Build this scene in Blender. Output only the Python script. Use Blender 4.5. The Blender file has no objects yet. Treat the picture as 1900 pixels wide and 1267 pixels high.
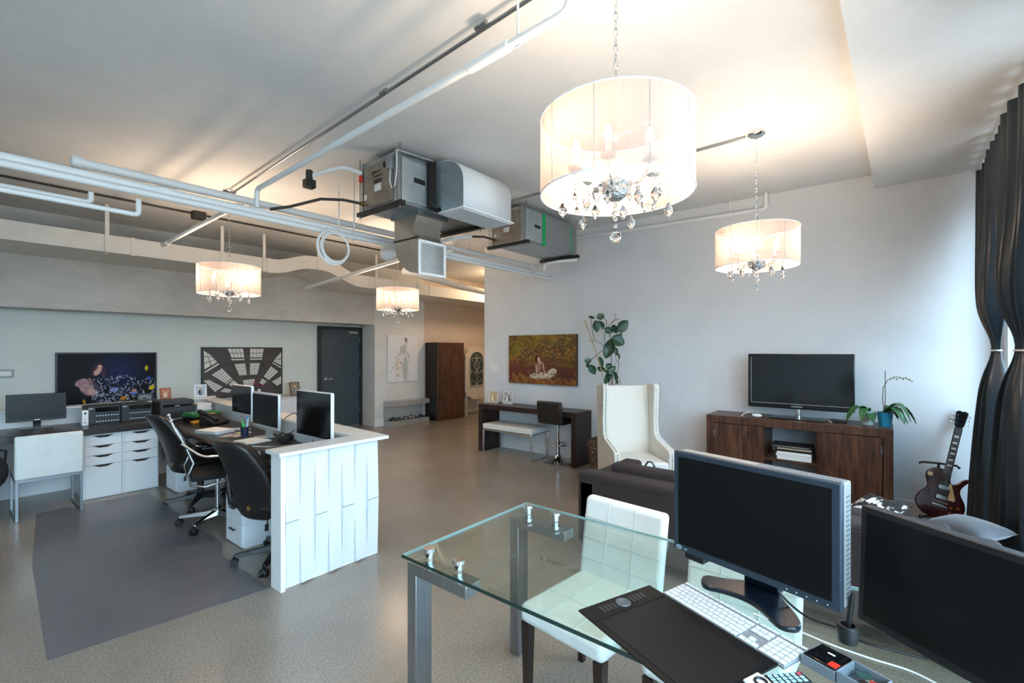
import bpy, math, random
import numpy as np
from mathutils import Vector, Matrix
random.seed(7)
PI = math.pi
scene = bpy.context.scene
COL = scene.collection

# ---------------------------------------------------------------- camera
F_PX, HORIZON, EYE = 865.0, 650.0, 1.6
YAW = math.atan2(700, 865)
cam_d = bpy.data.cameras.new('camera'); cam = bpy.data.objects.new('camera', cam_d); COL.objects.link(cam)
cam.location = (0, 0, EYE); cam.rotation_euler = (PI/2, 0, YAW - PI/2)
cam_d.sensor_width = 36; cam_d.lens = 36*F_PX/1900; cam_d.shift_y = (HORIZON-633.5)/1900; cam_d.clip_start = .05
scene.camera = cam

# ---------------------------------------------------------------- world: an even pale-blue daylight sky over a grey ground
SKY = 13.5
w = bpy.data.worlds.new('sky'); scene.world = w; w.use_nodes = True
nt = w.node_tree; nt.nodes.clear()
wo = nt.nodes.new('ShaderNodeOutputWorld'); bg = nt.nodes.new('ShaderNodeBackground')
tc = nt.nodes.new('ShaderNodeTexCoord'); sx = nt.nodes.new('ShaderNodeSeparateXYZ'); cr = nt.nodes.new('ShaderNodeValToRGB')
cr.color_ramp.elements[0].position = .46; cr.color_ramp.elements[0].color = (.26, .31, .36, 1)
cr.color_ramp.elements[1].position = .54; cr.color_ramp.elements[1].color = (.56, .78, 1.0, 1)
mp = nt.nodes.new('ShaderNodeMath'); mp.operation = 'MULTIPLY_ADD'; mp.inputs[1].default_value = .5; mp.inputs[2].default_value = .5
nt.links.new(tc.outputs['Generated'], sx.inputs[0]); nt.links.new(sx.outputs[2], mp.inputs[0]); nt.links.new(mp.outputs[0], cr.inputs[0])
nt.links.new(cr.outputs[0], bg.inputs[0]); bg.inputs[1].default_value = SKY; nt.links.new(bg.outputs[0], wo.inputs[0])

# portals: they add no light, they only tell the sampler where the windows are
WINDOWS = [(-3.3, -.6), (-.35, 2.55), (2.8, 5.7)]
WY, WZ0, WZ1 = -.78, .12, 2.98
for i, (xa, xb) in enumerate(WINDOWS):
    l = bpy.data.lights.new('window_portal', 'AREA'); l.shape = 'RECTANGLE'; l.size = xb-xa; l.size_y = WZ1-WZ0
    l.cycles.is_portal = True
    o = bpy.data.objects.new('window_portal', l); COL.objects.link(o); o.location = ((xa+xb)/2, WY-.2, (WZ0+WZ1)/2)
    o.rotation_euler = (PI/2, 0, PI)
LAMP_W, LAMP_COL = 60.0, (1.0, .74, .53)

vs = scene.view_settings
vs.view_transform = 'Standard'; vs.look = 'None'; vs.gamma = 1; vs.use_curve_mapping = False; vs.exposure = 0.2
cy = scene.cycles
cy.use_denoising = True; cy.max_bounces = 10; cy.transparent_max_bounces = 24; cy.diffuse_bounces = 5
cy.sample_clamp_indirect = 6; cy.caustics_reflective = False; cy.caustics_refractive = False

# ---------------------------------------------------------------- materials
def lin(c):
    if isinstance(c, str):
        c = [int(c[i:i+2], 16)/255 for i in (0, 2, 4)]
        c = [x/12.92 if x <= .04045 else ((x+.055)/1.055)**2.4 for x in c]
    return (c[0], c[1], c[2], 1)
MATS = {}
def mat(name, col, rough=.5, metal=0., var=None, bump=None, spec=.5, stretch=(1, 1, 1), **kw):
    """col: hex; var=(scale, colour2, lo, hi); bump=(scale, strength)"""
    if name in MATS: return MATS[name]
    m = bpy.data.materials.new(name); m.use_nodes = True; MATS[name] = m
    t = m.node_tree; b = t.nodes['Principled BSDF']
    b.inputs['Base Color'].default_value = lin(col); b.inputs['Roughness'].default_value = rough; b.inputs['Metallic'].default_value = metal
    b.inputs['Specular IOR Level'].default_value = spec
    for k, v in kw.items(): b.inputs[k.replace('_', ' ')].default_value = v
    if var or bump:
        c = t.nodes.new('ShaderNodeTexCoord'); mpn = t.nodes.new('ShaderNodeMapping'); mpn.inputs['Scale'].default_value = stretch
        t.links.new(c.outputs['Object'], mpn.inputs[0])
    if var:
        n = t.nodes.new('ShaderNodeTexNoise'); n.inputs['Scale'].default_value = var[0]; n.inputs['Detail'].default_value = 7; n.inputs['Roughness'].default_value = .65
        r = t.nodes.new('ShaderNodeValToRGB'); r.color_ramp.elements[0].position = var[2]; r.color_ramp.elements[1].position = var[3]
        r.color_ramp.elements[0].color = lin(col); r.color_ramp.elements[1].color = lin(var[1])
        t.links.new(mpn.outputs[0], n.inputs[0]); t.links.new(n.outputs[0], r.inputs[0]); t.links.new(r.outputs[0], b.inputs['Base Color'])
    if bump:
        n2 = t.nodes.new('ShaderNodeTexNoise'); n2.inputs['Scale'].default_value = bump[0]; n2.inputs['Detail'].default_value = 5
        bp = t.nodes.new('ShaderNodeBump'); bp.inputs['Strength'].default_value = bump[1]; bp.inputs['Distance'].default_value = .01
        t.links.new(mpn.outputs[0], n2.inputs[0]); t.links.new(n2.outputs[0], bp.inputs['Height']); t.links.new(bp.outputs[0], b.inputs['Normal'])
    return m
def emis(name, col, strength):
    m = bpy.data.materials.new(name); m.use_nodes = True; MATS[name] = m
    b = m.node_tree.nodes['Principled BSDF']; b.inputs['Base Color'].default_value = lin(col)
    b.inputs['Emission Color'].default_value = lin(col); b.inputs['Emission Strength'].default_value = strength
    return m
def thin_glass(name, tint, refl=.08, rough=0.0):
    """thin sheet: tinted see-through plus a Fresnel mirror"""
    m = bpy.data.materials.new(name); m.use_nodes = True; MATS[name] = m
    t = m.node_tree; t.nodes.clear()
    o = t.nodes.new('ShaderNodeOutputMaterial'); mx = t.nodes.new('ShaderNodeMixShader'); tr = t.nodes.new('ShaderNodeBsdfTransparent')
    g = t.nodes.new('ShaderNodeBsdfGlossy'); g.inputs['Roughness'].default_value = rough; lw = t.nodes.new('ShaderNodeLayerWeight'); lw.inputs[0].default_value = .5
    pw_ = t.nodes.new('ShaderNodeMath'); pw_.operation = 'POWER'; pw_.inputs[1].default_value = 5; fr = t.nodes.new('ShaderNodeMath'); fr.operation = 'MULTIPLY_ADD'; fr.inputs[1].default_value = .92; fr.inputs[2].default_value = refl/2
    t.links.new(lw.outputs['Facing'], pw_.inputs[0]); t.links.new(pw_.outputs[0], fr.inputs[0]); tr.inputs[0].default_value = lin(tint)
    t.links.new(fr.outputs[0], mx.inputs[0]); t.links.new(tr.outputs[0], mx.inputs[1]); t.links.new(g.outputs[0], mx.inputs[2]); t.links.new(mx.outputs[0], o.inputs[0])
    return m
def attr_mat(name, rough=.5):
    m = bpy.data.materials.new(name); m.use_nodes = True; MATS[name] = m
    t = m.node_tree; b = t.nodes['Principled BSDF']; b.inputs['Specular IOR Level'].default_value = .15; a = t.nodes.new('ShaderNodeAttribute'); a.attribute_name = 'Col'
    t.links.new(a.outputs[0], b.inputs['Base Color']); b.inputs['Roughness'].default_value = rough
    return m
def floor_mat():
    m = bpy.data.materials.new('polished_concrete'); m.use_nodes = True; MATS['polished_concrete'] = m
    t = m.node_tree; b = t.nodes['Principled BSDF']; c = t.nodes.new('ShaderNodeTexCoord')
    def noise(s, d=6, r=.6):
        n = t.nodes.new('ShaderNodeTexNoise'); n.inputs['Scale'].default_value = s; n.inputs['Detail'].default_value = d; n.inputs['Roughness'].default_value = r
        t.links.new(c.outputs['Object'], n.inputs[0]); return n
    def ramp(n, stops):
        r = t.nodes.new('ShaderNodeValToRGB'); e = r.color_ramp.elements
        e[0].position, e[0].color = stops[0][0], lin(stops[0][1]); e[1].position, e[1].color = stops[1][0], lin(stops[1][1])
        t.links.new(n.outputs[0], r.inputs[0]); return r
    big = ramp(noise(1.1), [(.3, '92877b'), (.7, 'a3988b')])
    fine = ramp(noise(85, 5, .85), [(.36, '6f675e'), (.56, 'ffffff')])
    mx = t.nodes.new('ShaderNodeMix'); mx.data_type = 'RGBA'; mx.blend_type = 'MULTIPLY'; mx.inputs[0].default_value = .6
    t.links.new(big.outputs[0], mx.inputs[6]); t.links.new(fine.outputs[0], mx.inputs[7]); t.links.new(mx.outputs[2], b.inputs['Base Color'])
    rr = t.nodes.new('ShaderNodeMapRange'); rr.inputs[3].default_value = .19; rr.inputs[4].default_value = .27
    t.links.new(noise(3).outputs[0], rr.inputs[0]); t.links.new(rr.outputs[0], b.inputs['Roughness'])
    return m
def wood(name, c1, c2, sc=(9, 9, 1.2), rough=.38):
    return mat(name, c1, rough, 0, (3.0, c2, .35, .72), (30, .08), stretch=sc)
def shade_mat():
    m = bpy.data.materials.new('string_shade'); m.use_nodes = True; MATS['string_shade'] = m
    t = m.node_tree; t.nodes.clear()
    o = t.nodes.new('ShaderNodeOutputMaterial'); c = t.nodes.new('ShaderNodeTexCoord'); mpn = t.nodes.new('ShaderNodeMapping'); mpn.inputs['Scale'].default_value = (70, 70, .6)
    n = t.nodes.new('ShaderNodeTexNoise'); n.inputs['Scale'].default_value = 1.0; n.inputs['Detail'].default_value = 4; n.inputs['Roughness'].default_value = .8
    r = t.nodes.new('ShaderNodeMapRange'); r.inputs[1].default_value = .3; r.inputs[2].default_value = .7; r.inputs[3].default_value = .04; r.inputs[4].default_value = .28
    d = t.nodes.new('ShaderNodeBsdfDiffuse'); d.inputs[0].default_value = lin('a39b97'); tl = t.nodes.new('ShaderNodeBsdfTranslucent'); tl.inputs[0].default_value = lin('746a66')
    tr = t.nodes.new('ShaderNodeBsdfTransparent'); m1 = t.nodes.new('ShaderNodeMixShader'); m2 = t.nodes.new('ShaderNodeMixShader'); m1.inputs[0].default_value = .38
    t.links.new(c.outputs['Object'], mpn.inputs[0]); t.links.new(mpn.outputs[0], n.inputs[0]); t.links.new(n.outputs[0], r.inputs[0]); t.links.new(r.outputs[0], m2.inputs[0])
    t.links.new(d.outputs[0], m1.inputs[1]); t.links.new(tl.outputs[0], m1.inputs[2]); t.links.new(m1.outputs[0], m2.inputs[1]); t.links.new(tr.outputs[0], m2.inputs[2]); t.links.new(m2.outputs[0], o.inputs[0])
    return m
floor_m = floor_mat(); shade_m = shade_mat()
wall_w = mat('wall_paint', 'dfe1e2', .75, 0, (2.0, 'd6d9db', .3, .7), (160, .05))
wall_l = mat('wall_paint_sage', 'dde1d9', .75, 0, (2.0, 'd5d9d1', .3, .7), (160, .05))
ceil_m = mat('ceiling_concrete_paint', 'dcdddb', .8, 0, (1.3, 'cfd1d0', .35, .7), (40, .12))
conc_m = mat('raw_concrete', 'd0cdc6', .8, 0, (1.6, 'b4b1aa', .4, .75), (30, .25), stretch=(1, 1, 2.0))
pier_m = mat('pier_plaster', 'dfdfd9', .8, 0, (2.2, 'd0cfc8', .45, .75), (25, .2))
brown_m = mat('textured_block_paint', 'd8c8b6', .85, 0, (26, 'c7b6a4', .35, .65), (60, .3))
white_m = mat('white_paint', 'e9e9e7', .45); white_lam = mat('white_laminate', 'e6e9ea', .35)
pipe_m = mat('white_pipe_paint', 'e3e5e4', .45); duct_m = mat('duct_paint', 'e6e2d9', .6, 0, (3, 'dad6cd', .4, .7))
galv = mat('galvanised_steel', 'b9c0c3', .32, .92, (5, '8f979b', .35, .7)); chrome = mat('chrome', 'd8dadc', .08, 1.0); steel = mat('brushed_steel', 'a9adb0', .28, .95, (3, '8e9296', .3, .7), stretch=(20, 20, .6))
dark_metal = mat('dark_metal', '3a3a38', .45, .6); black_pl = mat('black_plastic', '17181a', .42); black_gl = mat('black_gloss', '08090a', .12)
screen_m = mat('screen_off', '090b0c', .34, spec=.3); tv_screen = mat('tv_screen', '101214', .12)
leather = mat('black_leather', '1c1a19', .36, 0, None, (120, .25)); white_leath = mat('white_leather', 'e0e2dd', .45, 0, (6, 'd3d6d0', .35, .7), (140, .1))
espresso = wood('espresso_wood', '1d100e', '33201b', (6, 1.2, 6)); walnut = wood('dark_walnut', '2b1712', '6b4630', (9, 9, 1.0)); ward_w = wood('wardrobe_wood', '2f1b15', '6b4733', (8, 8, .9))
legwood = mat('dark_leg_wood', '241611', .35); desk_dark = wood('dark_desk_top', '1a1312', '2f211c', (6, 6, 6), .3)
fabric_br = mat('brown_fabric', '2b2221', .9, 0, (220, '372c2a', .3, .7), (300, .4)); cream = mat('cream_upholstery', 'dcd6ca', .8, 0, (90, 'd2ccc0', .3, .7), (250, .15))
black_fab = mat('black_fabric', '1b1b1b', .9, 0, None, (200, .3)); paper = mat('paper', 'e8e6e2', .7); silver_pl = mat('silver_plastic', 'd5d8da', .3, .35)
blue_bezel = mat('blue_grey_bezel', '27333f', .5); crystal = mat('crystal', 'ffffff', .03, 0, Transmission_Weight=1.0, IOR=1.5)
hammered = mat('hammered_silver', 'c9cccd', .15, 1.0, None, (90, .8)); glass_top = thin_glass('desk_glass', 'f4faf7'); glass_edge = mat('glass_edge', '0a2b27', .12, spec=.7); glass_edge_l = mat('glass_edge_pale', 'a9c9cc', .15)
pane_m = thin_glass('window_pane', 'f2f6f6'); satin = mat('satin_curtain', '232c33', .28, .15, None, (300, .05)); print_m = attr_mat('photo_print', .45)
leaf_m = mat('rubber_leaf', '1c3a26', .3, 0, (6, '2b5236', .35, .7)); orchid_m = mat('orchid_leaf', '2f5a35', .4, 0, (10, '436f42', .35, .7)); stem_m = mat('plant_stem', '5a4a38', .6); bamboo = mat('bamboo_stake', 'b08f63', .5)
green_p = mat('green_paint', '12a05a', .5); red_p = mat('red_plastic', 'd8301f', .4); brass = mat('brass', '8a6a2f', .35, .9); hose_m = mat('black_hose', '3a3530', .5)

# ---------------------------------------------------------------- mesh builder
class MB:
    def __init__(s): s.v = []; s.f = []; s.n = []
    def add(s, vs_, fs, M=None):
        k = len(s.v)
        s.v += [tuple(M @ Vector(p)) if M is not None else tuple(p) for p in vs_]; s.f += [tuple(i+k for i in f) for f in fs]; return s
    def box(s, x0, x1, y0, y1, z0, z1, M=None):
        return s.add([(x0,y0,z0),(x1,y0,z0),(x1,y1,z0),(x0,y1,z0),(x0,y0,z1),(x1,y0,z1),(x1,y1,z1),(x0,y1,z1)],
                     [(0,3,2,1),(4,5,6,7),(0,1,5,4),(1,2,6,5),(2,3,7,6),(3,0,4,7)], M)
    def ring(s, c, d, r, n, up=None):
        d = Vector(d).normalized(); a = Vector(up) if up else (Vector((0,0,1)) if abs(d.z) < .95 else Vector((1,0,0)))
        e1 = d.cross(a).normalized(); e2 = d.cross(e1)
        return [Vector(c)+r*(math.cos(2*PI*i/n)*e1+math.sin(2*PI*i/n)*e2) for i in range(n)]
    def cyl(s, p0, p1, r0, r1=None, n=14, M=None):
        r1 = r0 if r1 is None else r1; d = Vector(p1)-Vector(p0)
        return s.add(s.ring(p0, d, r0, n)+s.ring(p1, d, r1, n), [(i, i+n, (i+1) % n+n, (i+1) % n) for i in range(n)]+[tuple(range(n)), tuple(range(2*n-1, n-1, -1))], M)
    def tube(s, pts, r, n=8, closed=False, M=None):
        pts = [Vector(p) for p in pts]; m = len(pts); vv = []; e1 = None
        for i, p in enumerate(pts):
            a = pts[(i-1) % m] if closed or i else p; b = pts[(i+1) % m] if closed or i < m-1 else p
            d = (b-a).normalized()
            if e1 is None:
                q = Vector((0,0,1)) if abs(d.z) < .9 else Vector((1,0,0)); e1 = d.cross(q).normalized()
            e1 = (e1-d*e1.dot(d)).normalized(); e2 = d.cross(e1)
            rr = r[i] if isinstance(r, (list, tuple)) else r
            vv += [p+rr*(math.cos(2*PI*k/n)*e1+math.sin(2*PI*k/n)*e2) for k in range(n)]
        fs = []
        for i in range(m if closed else m-1):
            j = (i+1) % m
            fs += [(i*n+k, i*n+(k+1) % n, j*n+(k+1) % n, j*n+k) for k in range(n)]
        if not closed: fs += [tuple(range(n-1, -1, -1)), tuple((m-1)*n+k for k in range(n))]
        return s.add(vv, fs, M)
    def lathe(s, prof, n=24, c=(0,0,0), M=None):
        vv = [(c[0]+r*math.cos(2*PI*k/n), c[1]+r*math.sin(2*PI*k/n), c[2]+z) for r, z in prof for k in range(n)]
        fs = [(i*n+k, i*n+(k+1) % n, (i+1)*n+(k+1) % n, (i+1)*n+k) for i in range(len(prof)-1) for k in range(n)]
        return s.add(vv, fs, M)
    def prism(s, poly, t0, t1, axis='y', M=None):
        """poly of 2-D points: axis y -> (x,z), axis x -> (y,z), axis z -> (x,y)"""
        def q(p, t): return {'y': (p[0], t, p[1]), 'x': (t, p[0], p[1]), 'z': (p[0], p[1], t)}[axis]
        n = len(poly)
        return s.add([q(p, t0) for p in poly]+[q(p, t1) for p in poly], [(i, (i+1) % n, (i+1) % n+n, i+n) for i in range(n)]+[tuple(range(n-1, -1, -1)), tuple(range(n, 2*n))], M)
    def sph(s, c, r, nu=14, nv=8, M=None):
        r = r if isinstance(r, (tuple, list)) else (r, r, r); vv = []
        for j in range(nv+1):
            th = PI*j/nv
            vv += [(c[0]+r[0]*math.sin(th)*math.cos(2*PI*i/nu), c[1]+r[1]*math.sin(th)*math.sin(2*PI*i/nu), c[2]+r[2]*math.cos(th)) for i in range(nu)]
        return s.add(vv, [(j*nu+i, (j+1)*nu+i, (j+1)*nu+(i+1) % nu, j*nu+(i+1) % nu) for j in range(nv) for i in range(nu)], M)
    def grid(s, fn, nu, nv, M=None):
        vv = [fn(i/nu, j/nv) for j in range(nv+1) for i in range(nu+1)]; k = nu+1
        return s.add(vv, [(j*k+i, j*k+i+1, (j+1)*k+i+1, (j+1)*k+i) for j in range(nv) for i in range(nu)], M)
    def mesh(s, name, m, angle=38):
        me = bpy.data.meshes.new(name); me.from_pydata([tuple(p) for p in s.v], [], s.f); me.validate(); me.update()
        import bmesh
        bm = bmesh.new(); bm.from_mesh(me); bmesh.ops.recalc_face_normals(bm, faces=bm.faces); bm.to_mesh(me); bm.free()
        me.materials.append(m)
        me.polygons.foreach_set('use_smooth', [True]*len(me.polygons)); me.set_sharp_from_angle(angle=math.radians(angle))
        return me
    def build(s, name, m, parent=None, bev=0, seg=2, sub=0, solid=0, angle=38, loc=None):
        return link(name, s.mesh(name, m, angle), parent, bev, seg, sub, solid, loc)
def link(name, me, parent=None, bev=0, seg=2, sub=0, solid=0, loc=None, M=None):
    o = bpy.data.objects.new(name, me); COL.objects.link(o)
    if parent is not None: o.parent = parent
    if loc is not None: o.location = loc
    if M is not None: o.matrix_basis = M
    if solid:
        md = o.modifiers.new('solid', 'SOLIDIFY'); md.thickness = solid; md.offset = 0
    if bev:
        md = o.modifiers.new('bevel', 'BEVEL'); md.width = bev; md.segments = seg; md.limit_method = 'ANGLE'; md.angle_limit = math.radians(40)
    if sub:
        md = o.modifiers.new('subd', 'SUBSURF'); md.levels = sub; md.render_levels = sub
    return o
def bx(name, m, x0, x1, y0, y1, z0, z1, parent=None, bev=0, **k): return MB().box(x0,x1,y0,y1,z0,z1).build(name, m, parent, bev, **k)
def tag(o, label, cat, group=None):
    o['label'] = label; o['category'] = cat
    if group: o['group'] = group
    return o
def thing(name, label, cat, loc=(0,0,0), rz=0, group=None):
    o = bpy.data.objects.new(name, None); COL.objects.link(o); o.location = loc; o.rotation_euler = (0,0,rz); o.empty_display_size = .1
    return tag(o, label, cat, group)
def struct(o): o['kind'] = 'structure'; return o
def dup(root, loc, rz, label, group=None):
    def cp(o, par):
        c = o.copy(); COL.objects.link(c); c.parent = par
        for ch in o.children: cp(ch, c)
        return c
    r = cp(root, None); r.location = loc; r.rotation_euler = (0,0,rz); r['label'] = label
    if group: r['group'] = group
    return r
def frame_mat(loc, xdir, ydir):
    x = Vector(xdir).normalized(); z = x.cross(Vector(ydir)).normalized(); y = z.cross(x)
    return Matrix(((x.x,y.x,z.x,loc[0]),(x.y,y.y,z.y,loc[1]),(x.z,y.z,z.z,loc[2]),(0,0,0,1)))
def txt(body, size, loc, xdir, ydir, m, parent, name='lettering'):
    cu = bpy.data.curves.new('t', 'FONT'); cu.body = body; cu.size = size; cu.extrude = .0006
    t = bpy.data.objects.new('t', cu); COL.objects.link(t); bpy.context.view_layer.update()
    me = bpy.data.meshes.new_from_object(t); bpy.data.objects.remove(t); me.materials.clear(); me.materials.append(m)
    return link(name, me, parent, M=frame_mat(loc, xdir, ydir))
def ray(u, v):
    a, b = (u-950)/F_PX, (HORIZON-v)/F_PX
    return math.cos(YAW)+math.sin(YAW)*a, math.sin(YAW)-math.cos(YAW)*a, b
def at(u, v, x=None, y=None, z=None):
    """point of the photo's pixel on a known plane of the room"""
    q = ray(u, v); t = x/q[0] if x is not None else y/q[1] if y is not None else (z-EYE)/q[2]
    return Vector((t*q[0], t*q[1], EYE+t*q[2]))

# ---------------------------------------------------------------- the setting
XW, CEIL = 5.92, 3.36
struct(bx('floor', floor_m, -3.6, 11.1, -1.0, 9.3, -.1, 0))
struct(bx('ceiling', ceil_m, -3.6, 11.1, -1.0, 9.3, CEIL, CEIL+.1))
struct(MB().prism([(-3.6, .30), (XW, .115), (XW, -.78), (-3.6, -.78)], 3.222, CEIL, 'z').build('ceiling_bulkhead', ceil_m))
wr = struct(bx('wall_right', wall_w, XW, XW+.15, -.95, 5.4, 0, CEIL))
struct(bx('wall_corridor', wall_w, XW+.15, 11, 5.25, 5.4, 0, CEIL))
struct(bx('wall_left', wall_l, -3.6, 5.77, 8.87, 9.0, 0, 2.3))
struct(bx('wall_left_beam', conc_m, -3.6, 5.77, 8.36, 9.0, 2.135, CEIL))
struct(bx('wall_pier', pier_m, 5.77, 7.10, 8.36, 9.0, 0, CEIL))
struct(bx('wall_corridor_far', brown_m, 7.10, 11, 8.38, 9.0, 0, CEIL))
struct(bx('wall_end', wall_w, 11, 11.1, 5.25, 9.0, 0, CEIL))
struct(bx('wall_back', wall_w, -3.6, -3.5, -.95, 9.0, 0, CEIL))
ww = MB(); xs = [-3.6]+[v for p in WINDOWS for v in p]+[XW]
for i in range(0, len(xs), 2): ww.box(xs[i], xs[i+1], WY-.17, WY, 0, CEIL)
for xa, xb in WINDOWS: ww.box(xa, xb, WY-.17, WY, 0, WZ0); ww.box(xa, xb, WY-.17, WY, WZ1, CEIL)
struct(ww.build('wall_window', wall_w))
for i, (xa, xb) in enumerate(WINDOWS):
    fr = MB()
    for x in (xa+.03, (xa*2+xb)/3, (xa+xb*2)/3, xb-.03): fr.box(x-.03, x+.03, WY-.14, WY-.08, WZ0, WZ1)
    for z in (WZ0+.03, .95, WZ1-.03): fr.box(xa, xb, WY-.135, WY-.085, z-.03, z+.03)
    fo = struct(fr.build('window_%d' % (i+1), mat('window_frame_paint', '55585a', .4, .4)))
    for k in range(3):
        x0 = xa+(xb-xa)*k/3; bx('pane', pane_m, x0, x0+(xb-xa)/3, WY-.113, WY-.109, WZ0, WZ1, fo)
struct(bx('baseboard_right', white_m, XW-.018, XW, -.75, 5.4, 0, .15))
struct(bx('baseboard_pier', white_m, 5.755, 7.10, 8.343, 8.36, 0, .16))
struct(bx('baseboard_left', white_m, -3.5, 4.72, 8.855, 8.87, 0, .14))
# control joint and shallow seams in the slab overhead
for (a, b) in (((-1.5, 2.0), (XW, 2.0)), ):
    pass
# door
d = struct(bx('door_1', mat('slate_door_paint', '3c4a52', .45, 0, None, (80, .1)), 4.84, 5.72, 8.845, 8.868, .01, 2.03))
fr = MB().box(4.78, 4.84, 8.80, 8.868, 0, 2.09).box(5.72, 5.768, 8.80, 8.868, 0, 2.09).box(4.84, 5.72, 8.80, 8.868, 2.03, 2.09)
fr.build('door_frame', mat('door_frame_paint', '23292d', .45), d)
h = MB().cyl((4.94, 8.845, 1.02), (4.94, 8.83, 1.02), .035).cyl((4.94, 8.83, 1.02), (4.94, 8.79, 1.02), .011); h.box(4.93, 5.06, 8.78, 8.795, 1.008, 1.032); h.build('door_handle', chrome, d, .003)
c = MB().box(5.46, 5.66, 8.80, 8.845, 1.95, 2.0).box(5.40, 5.62, 8.775, 8.80, 1.985, 2.0); c.build('door_closer', mat('closer_silver', 'b7b2a5', .35, .7), d, .004)
for z in (.28, 1.05, 1.78): bx('hinge', steel, 5.712, 5.73, 8.825, 8.845, z, z+.11, d)
# switch plates
s = thing('light_switch_plate', 'white triple light switch plate on the pale wall beside autumn canvas', 'switch', (XW, 5.17, 1.31))
bx('plate', white_m, -.008, -.001, -.085, .085, -.06, .06, s, .002)
for k in (-1, 0, 1): bx('rocker', white_lam, -.013, -.008, k*.05-.017, k*.05+.017, -.035, .035, s, .002)
s = thing('wall_thermostat', 'small white wall panel on sage wall near the desk monitor', 'wall panel', (.52, 8.87, 1.30))
bx('plate', mat('panel_grey', '9aa3a3', .5), -.1, .12, -.02, -.001, -.055, .055, s, .004); bx('cover', white_m, -.09, .095, -.028, -.02, -.03, .03, s, .004)
# ---------------------------------------------------------------- chandeliers
def crystal_mesh(k=1.0):
    return MB().lathe([(0, .0), (.006*k, -.006*k), (.019*k, -.030*k), (.013*k, -.046*k), (0, -.066*k)], 6).mesh('crystal_drop', crystal, 10)
def bead_mesh(r): return MB().sph((0,0,0), r, 8, 6).mesh('crystal_bead', crystal, 10)
DROP, DROP_S, BEAD, BALL = crystal_mesh(1.0), crystal_mesh(.62), bead_mesh(.0085), bead_mesh(.024)
BULB = MB().lathe([(0, 0), (.010, .002), (.015, .02), (.013, .04), (.004, .062), (0, .066)], 12).mesh('bulb', emis('candle_bulb', 'ffd9a0', 14))
SR, SH = .305, .30
def make_chandelier(label, loc, zb):
    """loc: axis on the ceiling; zb: lower rim of the drum"""
    t = thing('chandelier', label, 'chandelier', (loc[0], loc[1], zb), 0, 'drum chandeliers hung from the ceiling')
    top = CEIL-zb
    MB().lathe([(0, top-.03), (.05, top-.03), (.066, top-.018), (.066, top-.001), (0, top-.001)], 28).build('canopy', chrome, t)
    ch = MB(); z0, z1 = SH-.02, top-.025; n = int((z1-z0)/.032)
    for i in range(n):
        z = z0+(i+.5)*(z1-z0)/n; a = i % 2*PI/2; hh = (z1-z0)/n*.66; ww_ = .0085
        ch.tube([(math.cos(a)*ww_*math.cos(q), math.sin(a)*ww_*math.cos(q), z+hh*math.sin(q)) for q in [2*PI*j/10 for j in range(10)]], .0022, 5, True)
    ch.build('chain', chrome, t)
    sh = MB().grid(lambda a, b: (SR*math.cos(2*PI*a), SR*math.sin(2*PI*a), SH*b), 64, 1).build('shade', shade_m, t)
    fr = MB()
    for z in (0.0, SH): fr.tube([(SR*math.cos(2*PI*k/64), SR*math.sin(2*PI*k/64), z) for k in range(64)], .0032, 6, True)
    fr.build('rim', white_m, sh)
    for k in range(10):
        a = 2*PI*(k+.35)/10
        if k == 0: rib = MB().cyl((0, 0, .002), (0, 0, SH-.002), .0016, n=5).mesh('rib', mat('rib_grey', 'a9a29b', .5))
        link('rib', rib, sh, loc=(SR*1.002*math.cos(a), SR*1.002*math.sin(a), 0))
    sp = MB()
    for k in range(3): a = 2*PI*k/3+.4; sp.cyl((0, 0, SH-.07), (SR*math.cos(a), SR*math.sin(a), SH-.045), .0025, n=6)
    sp.lathe([(0, SH-.02), (.012, SH-.03), (.012, SH-.08), (.006, SH-.09), (.009, .2), (.014, .16), (.008, .13), (.016, .08), (.02, .05)], 14); sp.build('stem', chrome, t)
    MB().lathe([(0, -.028), (.02, -.026), (.045, -.008), (.064, .03), (.067, .042), (.06, .042), (.04, .0), (0, -.015)], 24).build('bowl', hammered, t)
    for k in range(6):
        a = 2*PI*k/6+.3; ca, sa = math.cos(a), math.sin(a)
        MB().tube([(ca*r, sa*r, z) for r, z in ((.02, .055), (.06, .02), (.11, .015), (.15, .04), (.165, .085))], .006, 7).build('arm', crystal, t)
        MB().lathe([(0, .085), (.03, .09), (.036, .1), (.01, .098), (.011, .15), (0, .152)], 14, (ca*.165, sa*.165, 0)).build('candle_cup', white_m, t)
        link('bulb', BULB, t, loc=(ca*.165, sa*.165, .152))
        for q, (rr, dz) in enumerate(((.185, .06), (.215, .035))):
            aa = a+(-.16 if q else .2); x, y = math.cos(aa)*rr, math.sin(aa)*rr
            st = MB()
            for j in range(5): st.sph((x, y, .085-dz*.0-j*.022), .006, 6, 4)
            st.build('bead_string', crystal, t, angle=10); link('crystal', DROP if q else DROP_S, t, loc=(x, y, -.012-(.02 if q else 0)))
        aa = a+.5; link('crystal', DROP_S, t, loc=(math.cos(aa)*.09, math.sin(aa)*.09, .03))
        aa = a-.1; link('crystal', DROP, t, loc=(math.cos(aa)*.12, math.sin(aa)*.12, -.01))
    for j in range(4): link('bead', BEAD, t, loc=(0, 0, -.045-j*.028))
    link('pendant_ball', BALL, t, loc=(0, 0, -.172))
    for k in range(3):
        a = 2*PI*k/3+.8
        l = bpy.data.lights.new('bulb_light', 'POINT'); l.energy = LAMP_W/3; l.color = LAMP_COL; l.shadow_soft_size = .05
        o = bpy.data.objects.new('bulb_light', l); COL.objects.link(o); o.parent = t; o.location = (.165*math.cos(a), .165*math.sin(a), .19)
    return t
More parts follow.
